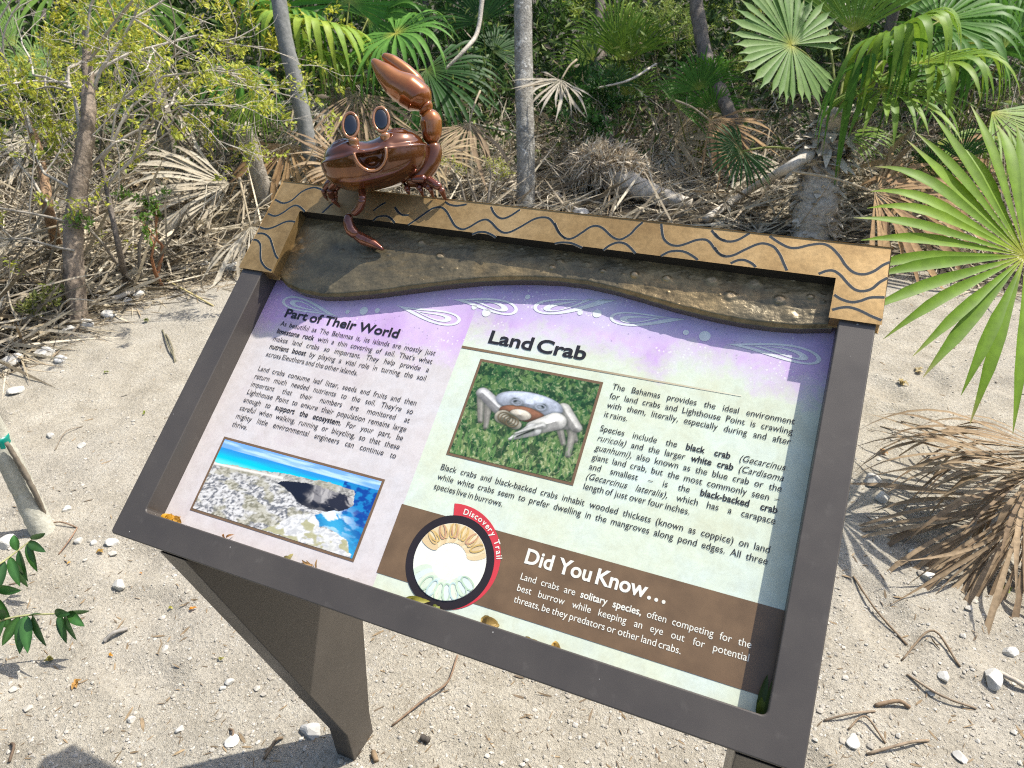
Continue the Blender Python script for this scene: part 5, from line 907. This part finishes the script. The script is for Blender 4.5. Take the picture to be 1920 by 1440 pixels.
# ------------------------------------------------------------------ sapling and leafy twigs at the left
sp0 = GZ(82, 1000); DSP = float(R[:, 2] @ (sp0 - CAM)); sap = empty('staked_sapling', sp0, 'thin pale sapling trunk tied with a green band at left edge', 'sapling')
trunk_mesh('trunk', [sp0 - np.array([0, 0, .06]), P(52, 935, DSP - .02), P(18, 865, DSP - .08), P(-20, 790, DSP - .14), P(-90, 640, DSP - .3)], np.array([22, 20, 20, 19, 16]) * DSP / FPX, M_SAPBARK, sap, 20, 50, .10, 15)
ac = Acc(); tube(ac, [GZ(92, 985), P(66, 925, DSP - .05), P(42, 880, DSP - .09), P(12, 830, DSP - .14)], np.array([4, 5, 5, 4]) * DSP / FPX, 7, 30, (.20, .17, .13), lump=.4, seed=4); adopt(ac.build('vine', M_WOOD), sap)
ac = Acc(); c1_, c2_ = P(4, 838, DSP - .10), P(-6, 818, DSP - .12); tube(ac, [c1_, c2_], [.0335, .0325], 22, 6, (.0, .22, .16), lump=.06); m, nt, b = new_mat('green_tape'); b.inputs['Base Color'].default_value = (.0, .20, .15, 1); b.inputs['Roughness'].default_value = .35; adopt(ac.build('tie_band', m), sap)
M_GLOSS = mat_leaf('glossy_leaf', .18, .28, .2, .6)
def sprig(label, stem, lv, seed, L_=.075):
    rg = np.random.default_rng(seed); p = [np.asarray(q) for q in stem]; rt = empty('leafy_twig', p[0], label, 'twig'); ac = Acc(); tube(ac, p, [.0035, .0028, .0018], 6, 20, (.30, .30, .14)); adopt(ac.build('stem', M_WOOD), rt)
    cur = catmull(p, 40)
    for (t, dx, dy, k) in lv:
        b = cur[int(t * 39)]; d = nrm(dirp(dx, dy, rg.normal(.2, .3))); s = nrm(np.cross(d, CB + rg.normal(0, .4, 3))); n = np.cross(s, d); M = 9; tt = np.linspace(0, 1, M); LL = L_ * k; w_ = LL * .19 * np.sin(np.pi * np.clip(tt, 0, 1) ** .85) ** .8
        pos = b + d * (LL * tt)[:, None] + DOWN * (LL * .30 * tt ** 2)[:, None]; V = np.stack([pos - s * w_[:, None] + n * (w_ * .35)[:, None], pos, pos + s * w_[:, None] + n * (w_ * .35)[:, None]], 1); ii = np.arange(M * 3).reshape(M, 3)
        ac = Acc(); c = np.array((.026, .085, .014)) * rg.uniform(.7, 1.5); C = np.tile(np.array([c, c * 1.9 + .02, c]), (M, 1)); ac.add(V.reshape(-1, 3), np.concatenate([np.stack([ii[:-1, j], ii[:-1, j + 1], ii[1:, j + 1], ii[1:, j]], -1) for j in (0, 1)]), C); adopt(ac.build('leaf', M_GLOSS), rt)
    return rt
def PG(px, py, h): return G(px, py, h)
sprig('leafy green twig with drooping leaves at the sapling base', [PG(-30, 1075, .22), PG(10, 1050, .22), PG(62, 1010, .20)], [(.99, .6, .5, .9), (.9, .9, -.1, .9), (.92, .4, -.8, 1.0), (.75, .5, -.9, 1.1), (.72, -.1, .9, .9), (.6, .3, -1, 1.15), (.6, .3, -.6, 1.0), (.5, -.2, -1, 1.1)], 1)
sprig('long leafy twig reaching right over the sand at lower left', [PG(-40, 1175, .16), PG(40, 1155, .17), PG(130, 1150, .15)], [(.99, .9, .4, 1), (.98, .9, -.1, 1), (.95, .7, -.7, 1), (.9, .3, -1, .9), (.85, .8, .35, .9), (.62, .7, -.8, 1.1), (.58, .2, -1, 1.1), (.55, -.1, -1, 1.1), (.5, -.6, -.8, 1.0), (.6, .6, .4, .9), (.35, -.3, -1, .9), (.3, .2, .9, .8)], 2)
sprig('leafy twig cut off by the left edge', [PG(-60, 1150, .2), PG(-20, 1120, .2), PG(0, 1100, .2)], [(.98, .5, -.8, 1.2), (.9, .1, -1, 1.2), (.8, .9, .3, 1.1), (.6, .6, -.9, 1.3), (.4, .4, -1, 1.3)], 3)
# ------------------------------------------------------------------ stones
M_STONE = mat_leaf('limestone', 0, .9, .22, .2, 25); ICO = None
def ico(sub=2):
    bm = bmesh.new(); bmesh.ops.create_icosphere(bm, subdivisions=sub, radius=1); V = np.array([v.co[:] for v in bm.verts]); bm.verts.ensure_lookup_table(); F = np.array([[v.index for v in f.verts] for f in bm.faces]); bm.free(); return V, F
V3, F3 = ico(3); V1, F1 = ico(1)
def rock(px, py, rpx, label, flat=.6, seed=0, col=(.50, .48, .43), group='loose limestone rocks'):
    g = GZ(px, py); r = rpx / FPX * float(R[:, 2] @ (g - CAM)); rg = np.random.default_rng(seed + 500); V = V3.copy(); 
    for k in range(9):
        n = nrm(rg.normal(0, 1, 3)); h = rg.uniform(.55, .85); dd = V @ n; V = V - np.clip(dd - h, 0, None)[:, None] * n[None]
    V *= (1 + .10 * (fbm(V[:, 0] * 3 + seed, V[:, 1] * 3 + V[:, 2] * 2, seed, 3) - .5))[:, None]; V = V * np.array([1, rg.uniform(.7, 1.0), flat]) * r * 1.25; a = rg.uniform(0, 6.28); V = V @ np.array([[math.cos(a), math.sin(a), 0], [-math.sin(a), math.cos(a), 0], [0, 0, 1]]) + g + np.array([0, 0, r * .22])
    ac = Acc(); ac.add(V, F3, np.array(col) * rg.uniform(.85, 1.15)); tag(ac.build('rock', M_STONE, origin=g, smooth=False), label, 'rock', group)
for k, (px, py, r, lab) in enumerate(((262, 556, 13, 'round pale rock at the litter edge beside the reddish stem'), (238, 566, 8, 'small bluish white rock left of the round pale rock'), (132, 619, 12, 'flat white rock at the foot of the peeling shrub trunk'), (165, 612, 16, 'broken white rock right of the peeling shrub trunk foot'), (62, 590, 10, 'white rock half under the litter left of the peeling trunk'), (205, 592, 12, 'pale rock on the litter edge between shrub and sign'), (85, 665, 16, 'low pale rock at the edge of the dark litter'), (20, 680, 20, 'big pale slab rock at the left edge by the litter'), (115, 675, 13, 'grey flat rock on the sand below the shrub trunk'), (435, 505, 16, 'pale rock touching the upper left frame edge'), (383, 498, 9, 'small white rock left of the upper left frame corner'), (350, 512, 11, 'grey white rock on the sand near the header corner'), (835, 332, 22, 'large white rock behind the crab legs'), (928, 352, 13, 'rounded white rock left of the straight grey trunk'), (1090, 405, 18, 'flat white stone slab just behind the header'), (1635, 905, 16, 'pale block of stone right of the sign beside the dead frond'), (1655, 935, 15, 'second pale stone right of the sign under the dead frond'), (1745, 1085, 15, 'white angular stone under the tan dead frond'), (1715, 1040, 12, 'flat pale stone under the brown blades'), (1895, 1225, 13, 'white stone at the lower right edge'), (1770, 1270, 12, 'white stone below the tan dead frond tips'), (1860, 1275, 20, 'broad pale stone half buried at lower right'), (1745, 1300, 8, 'small pale stone at lower right'), (210, 1020, 11, 'white stone left of the lower left frame corner'), (175, 1018, 7, 'small white stone next to the sapling base'), (147, 1015, 8, 'pale stone right of the sapling base'), (15, 1020, 16, 'rough pale stone in the shade left of the sapling'), (225, 1100, 12, 'pale stone with a dark shadow below the frame corner'), (430, 1280, 8, 'small white stone beside the left leg'), (417, 1291, 6, 'tiny white stone beside another near the left leg'), (245, 1350, 8, 'pale stone in the lower left corner sand'), (338, 1368, 8, 'white stone left of the leg foot'), (125, 955, 8, 'white stone right of the sapling trunk'), (155, 837, 7, 'white stone on the sand left of the sign'), (583, 1372, 18, 'grey white lump of footing concrete at the leg base'), (1600, 1390, 14, 'flat pale stone right of the sign bottom'), (30, 735, 13, 'pale rock at the left edge of the sand'), (97, 818, 8, 'white stone with dark moss left of the sign'), (1800, 1420, 12, 'flat stone at the bottom right'), (435, 1392, 12, 'pale stone in front of the leg base'))):
    rock(px, py, r, lab, .42 if 'flat' in lab or 'slab' in lab else .62, k, (.46, .45, .42) if 'grey' in lab else (.50, .485, .44))
def gravel(N, name, rng, c0, c1, kind='peb'):
    ac = Acc(); px = RNG.uniform(-150, 2070, N); py = 480 + RNG.random(N) ** .8 * 1060; b = np.array([G(x, y) for x, y in zip(px, py)]); b[:, 2] = zg(b[:, 0], b[:, 1]); s = np.exp(RNG.normal(math.log(rng), .55, N)).clip(.001, .016)
    if kind == 'peb':
        V = V1[None] * (1 + RNG.normal(0, .16, (N, len(V1), 1))) * (s[:, None, None] * np.stack([RNG.uniform(.7, 1.2, N), RNG.uniform(.7, 1.2, N), RNG.uniform(.4, .8, N)], 1)[:, None]) + b[:, None]; V[..., 2] += s[:, None] * .15
        F = (F1[None] + (np.arange(N) * len(V1))[:, None, None]).reshape(-1, 3); ac.add(V.reshape(-1, 3), F, np.repeat(mixcol(c0, c1, N), len(V1), 0)); tag(ac.build(name, M_STONE, smooth=False), kind='stuff')
    else:
        th = RNG.uniform(0, 6.28, N); d = np.stack([np.cos(th), np.sin(th), RNG.normal(.03, .10, N)], 1); b[:, 2] += .0015; ribbons(ac, b, d, rdir(N, -.4, .4) * [1, 1, .3] + [0, 0, .25], s * 6, s * RNG.uniform(.6, 1.5, N), RNG.normal(0, .15, N), 3, mixcol(c0, c1, N)); V = np.concatenate(ac.V); V[:, 2] = np.maximum(V[:, 2], zg(V[:, 0], V[:, 1]) + .0008); ac.V = [V]; tag(ac.build(name, M_WOOD, smooth=False), kind='stuff')
gravel(19000, 'gravel', .0022, (.48, .455, .40), (.31, .28, .23)); gravel(3600, 'plant_debris', .0019, (.13, .10, .07), (.30, .22, .13), 'deb')
# ------------------------------------------------------------------ fallen bits: flowers, leaves, twigs
def bit(base, up, col, label, name='fallen_leaf', L_=.02, W_=.009, n=1, seed=0, cat='leaf', group=None, spread=.4, dirs=None):
    rg = np.random.default_rng(seed + 900); ac = Acc(); base = np.asarray(base); up = nrm(up)
    for k in range(n):
        d = rg.normal(0, 1, 3) if dirs is None else np.asarray(dirs) + rg.normal(0, spread, 3); d = nrm(d - up * (d @ up) * .8); s = nrm(np.cross(up, d)); M = 7; t = np.linspace(0, 1, M); LL = L_ * rg.uniform(.75, 1.15); w_ = W_ * .5 * np.sin(np.pi * t ** .8).clip(0) ** .7; lift = LL * (.10 + .35 * np.sin(np.pi * t) * rg.uniform(.2, 1)); pos = base + rg.normal(0, L_ * .18, 3) * (n > 1) * (1 - abs(up)) + d * ((t - .3) * LL)[:, None] + up * (lift + .001)[:, None]
        V = np.stack([pos - s * w_[:, None] + up * (w_ * .5)[:, None], pos, pos + s * w_[:, None] + up * (w_ * .5)[:, None]], 1); ii = np.arange(M * 3).reshape(M, 3); ac.add(V.reshape(-1, 3), np.concatenate([np.stack([ii[:-1, j], ii[:-1, j + 1], ii[1:, j + 1], ii[1:, j]], -1) for j in (0, 1)]), np.array(col) * rg.uniform(.7, 1.25))
    return tag(ac.build(name, M_SMALL, origin=base), label, cat, group)
def PN(px, py): return SPX(px, py, -.0405)
GA = 'fallen bits caught in the sign tray'
bit(PN(322, 972), NW, (.62, .33, .03), 'bright yellow fallen flower in the lower left corner of the sign', 'fallen_flower', .018, .012, 4, 1, 'flower', GA); bit(PN(336, 976), NW, (.50, .28, .05), 'curled amber petal beside the yellow flower in the sign corner', 'fallen_flower', .014, .010, 3, 2, 'flower', GA)
bit(PN(425, 1006), NW, (.40, .20, .08), 'tiny brown leaf sliver below the coast photo', L_=.012, W_=.004, n=2, seed=3, group=GA); bit(PN(545, 1046), NW, (.30, .26, .10), 'small olive leaf pair on the bottom frame edge below the coast photo', L_=.016, W_=.007, n=2, seed=4, group=GA); bit(PN(585, 1060), NW, (.45, .28, .12), 'spiky tan leaf tuft on the bottom frame edge', L_=.02, W_=.003, n=6, seed=5, group=GA, dirs=SV * .4 - XU)
bit(PN(770, 1125), NW, (.30, .28, .05), 'yellow green leaf under the round badge', L_=.030, W_=.010, n=2, seed=6, group=GA, dirs=XU); bit(PN(822, 1138), NW, (.26, .28, .06), 'small green bud below the round badge', L_=.010, W_=.007, n=3, seed=7, group=GA); bit(PN(918, 1170), NW, (.52, .36, .12), 'crumpled tan leaf on the white strip right of the badge', L_=.024, W_=.016, n=4, seed=8, group=GA, dirs=XU); bit(PN(1000, 1203), NW, (.50, .36, .10), 'flat tan leaf on the bottom frame edge', L_=.026, W_=.011, n=2, seed=9, group=GA, dirs=XU); bit(PN(1038, 1214), NW, (.55, .36, .10), 'curled tan leaf at the end of the white strip bits', L_=.015, W_=.012, n=3, seed=10, group=GA)
bit(PN(1427, 1333), NW, (.16, .22, .03), 'upright green leaf in the lower right corner of the sign', L_=.030, W_=.012, n=1, seed=11, group=GA, dirs=SV, spread=.05); bit(PN(1438, 1320), NW, (.07, .11, .03), 'long dark green leaf standing against the right frame wall', L_=.052, W_=.010, n=2, seed=12, group=GA, dirs=SV, spread=.04); bit(PN(655, 1088), NW, (.30, .2, .10), 'brown leaf scrap under the bottom left print edge', L_=.012, W_=.005, n=1, seed=13, group=GA)
ZU = np.array([0, 0, 1.])
for k, (px, py, col, lab, n, L_) in enumerate(((362, 1143, (.62, .26, .03), 'orange petal on the sand below the frame corner', 3, .014), (322, 1140, (.35, .33, .06), 'olive leaf bit left of the orange petal', 2, .014), (208, 1232, (.60, .30, .04), 'small orange flower on the sand at lower left', 3, .012), (145, 1285, (.48, .27, .08), 'clump of orange brown petals at lower left', 6, .020), (92, 1240, (.34, .30, .08), 'crumpled olive leaf left of the petals', 4, .020), (132, 1057, (.58, .33, .05), 'yellow petal near the sapling', 2, .012), (190, 1037, (.46, .28, .06), 'brown orange leaf scrap under the white stone', 5, .018), (272, 778, (.30, .36, .04), 'yellow green leaf on the sand left of the frame', 2, .018), (200, 700, (.20, .24, .05), 'green leaf scrap on the sand at left', 3, .02), (275, 603, (.16, .18, .05), 'dark curled leaf on the sand near the litter', 4, .03), (168, 540, (.62, .46, .18), 'cluster of pale yellow dead leaves at the peeling trunk', 9, .035), (193, 527, (.64, .48, .20), 'pale yellow leaf cluster above the pale stick', 8, .035), (415, 1240, (.32, .30, .08), 'olive leaf scrap beside the leg', 2, .014), (265, 1076, (.5, .25, .08), 'orange brown petal under the frame edge', 2, .010), (1690, 720, (.46, .36, .16), 'heap of tan dry leaves under the green fan', 9, .03), (1720, 700, (.5, .4, .2), 'tan dry leaf between the green blades', 5, .03), (1655, 850, (.45, .27, .12), 'orange brown leaf right of the frame', 4, .03), (385, 1060, (.5, .27, .06), 'small orange petal near the left leg top', 2, .01))):
    bit(GZ(px, py, .003), ZU, col, lab, 'fallen_leaf', L_, L_ * .5, n, 50 + k, 'leaf', 'fallen leaves and petals on the sand')
for k, (pts, r, col, lab) in enumerate((([(308, 525), (350, 550), (400, 575)], .005, (.50, .42, .20), 'straw coloured straight stick on the sand left of the sign'), ([(305, 620), (318, 655), (330, 678)], .004, (.16, .15, .10), 'short dark twin twig on the sand left of the sign'), ([(312, 628), (324, 655), (328, 680)], .004, (.20, .18, .12), 'second dark twig beside the twin twig'), ([(103, 845), (125, 815), (155, 800)], .002, (.24, .20, .15), 'fine curved dry twig above the sapling'), ([(92, 982), (118, 985), (145, 990)], .0025, (.22, .15, .10), 'red brown twig at the sapling base'), ([(145, 990), (135, 1015), (110, 1040)], .0022, (.28, .18, .12), 'thin curved twig right of the sapling base'), ([(735, 1362), (800, 1315), (840, 1285), (858, 1230)], .0028, (.22, .15, .10), 'long curved brown twig under the bottom of the sign'), ([(1545, 1352), (1590, 1345), (1640, 1335)], .0028, (.26, .20, .14), 'thin twig right of the sign bottom'), ([(1590, 1368), (1620, 1350), (1660, 1395)], .0025, (.24, .18, .12), 'bent twig at lower right'), ([(1640, 1325), (1680, 1322), (1705, 1328)], .005, (.24, .17, .11), 'short thick brown twig at lower right'), ([(1700, 1265), (1760, 1310), (1830, 1330)], .0028, (.22, .17, .12), 'long dark twig crossing the lower right sand'), ([(1625, 1415), (1700, 1400), (1740, 1390)], .0035, (.26, .2, .14), 'dark twig near the lower right corner'), ([(1600, 1080), (1640, 1150), (1700, 1210)], .003, (.20, .15, .10), 'dark root like twig beside the sign under the dead frond'), ([(1690, 1240), (1745, 1190), (1800, 1250)], .003, (.20, .15, .10), 'forked dark twig under the dead frond'), ([(1860, 1260), (1900, 1285), (1935, 1300)], .007, (.46, .40, .32), 'pale thick stick at the lower right edge'), ([(18, 1430), (30, 1405), (22, 1395)], .0035, (.14, .10, .07), 'hooked black twig in the lower left corner'), ([(430, 1400), (440, 1380), (432, 1368)], .003, (.18, .13, .09), 'short dark twig left of the leg foot'), ([(495, 1425), (520, 1395), (530, 1385)], .004, (.20, .15, .10), 'dark twig in the shadow by the leg foot'), ([(1180 - 480, 1412), (1186 - 480, 1430)], .007, (.22, .16, .10), 'stubby brown twig right of the leg foot'), ([(790, 1385), (805, 1392)], .008, (.08, .07, .06), 'small dark wood chip right of the leg foot'), ([(1690, 790), (1760, 815), (1850, 850)], .003, (.25, .19, .12), 'long thin brown blade on the sand under the green fan'), ([(1650, 800), (1740, 825), (1830, 835)], .0025, (.28, .22, .15), 'second thin brown blade on the sand under the green fan'), ([(240, 1180), (215, 1195), (196, 1205)], .006, (.30, .28, .25), 'grey bark piece with a thin tail on the lower left sand'))):
    p = [GZ(x, y, r * .9) for x, y in pts]; p = [q + np.array([0, 0, .012 * (0 < i < len(p) - 1)]) for i, q in enumerate(p)]
    ac = Acc(); tube(ac, p, r, 6, 16, col, lump=.4, seed=k); tag(ac.build('twig', M_WOOD, origin=p[0]), lab, 'twig', 'loose twigs on the sand')
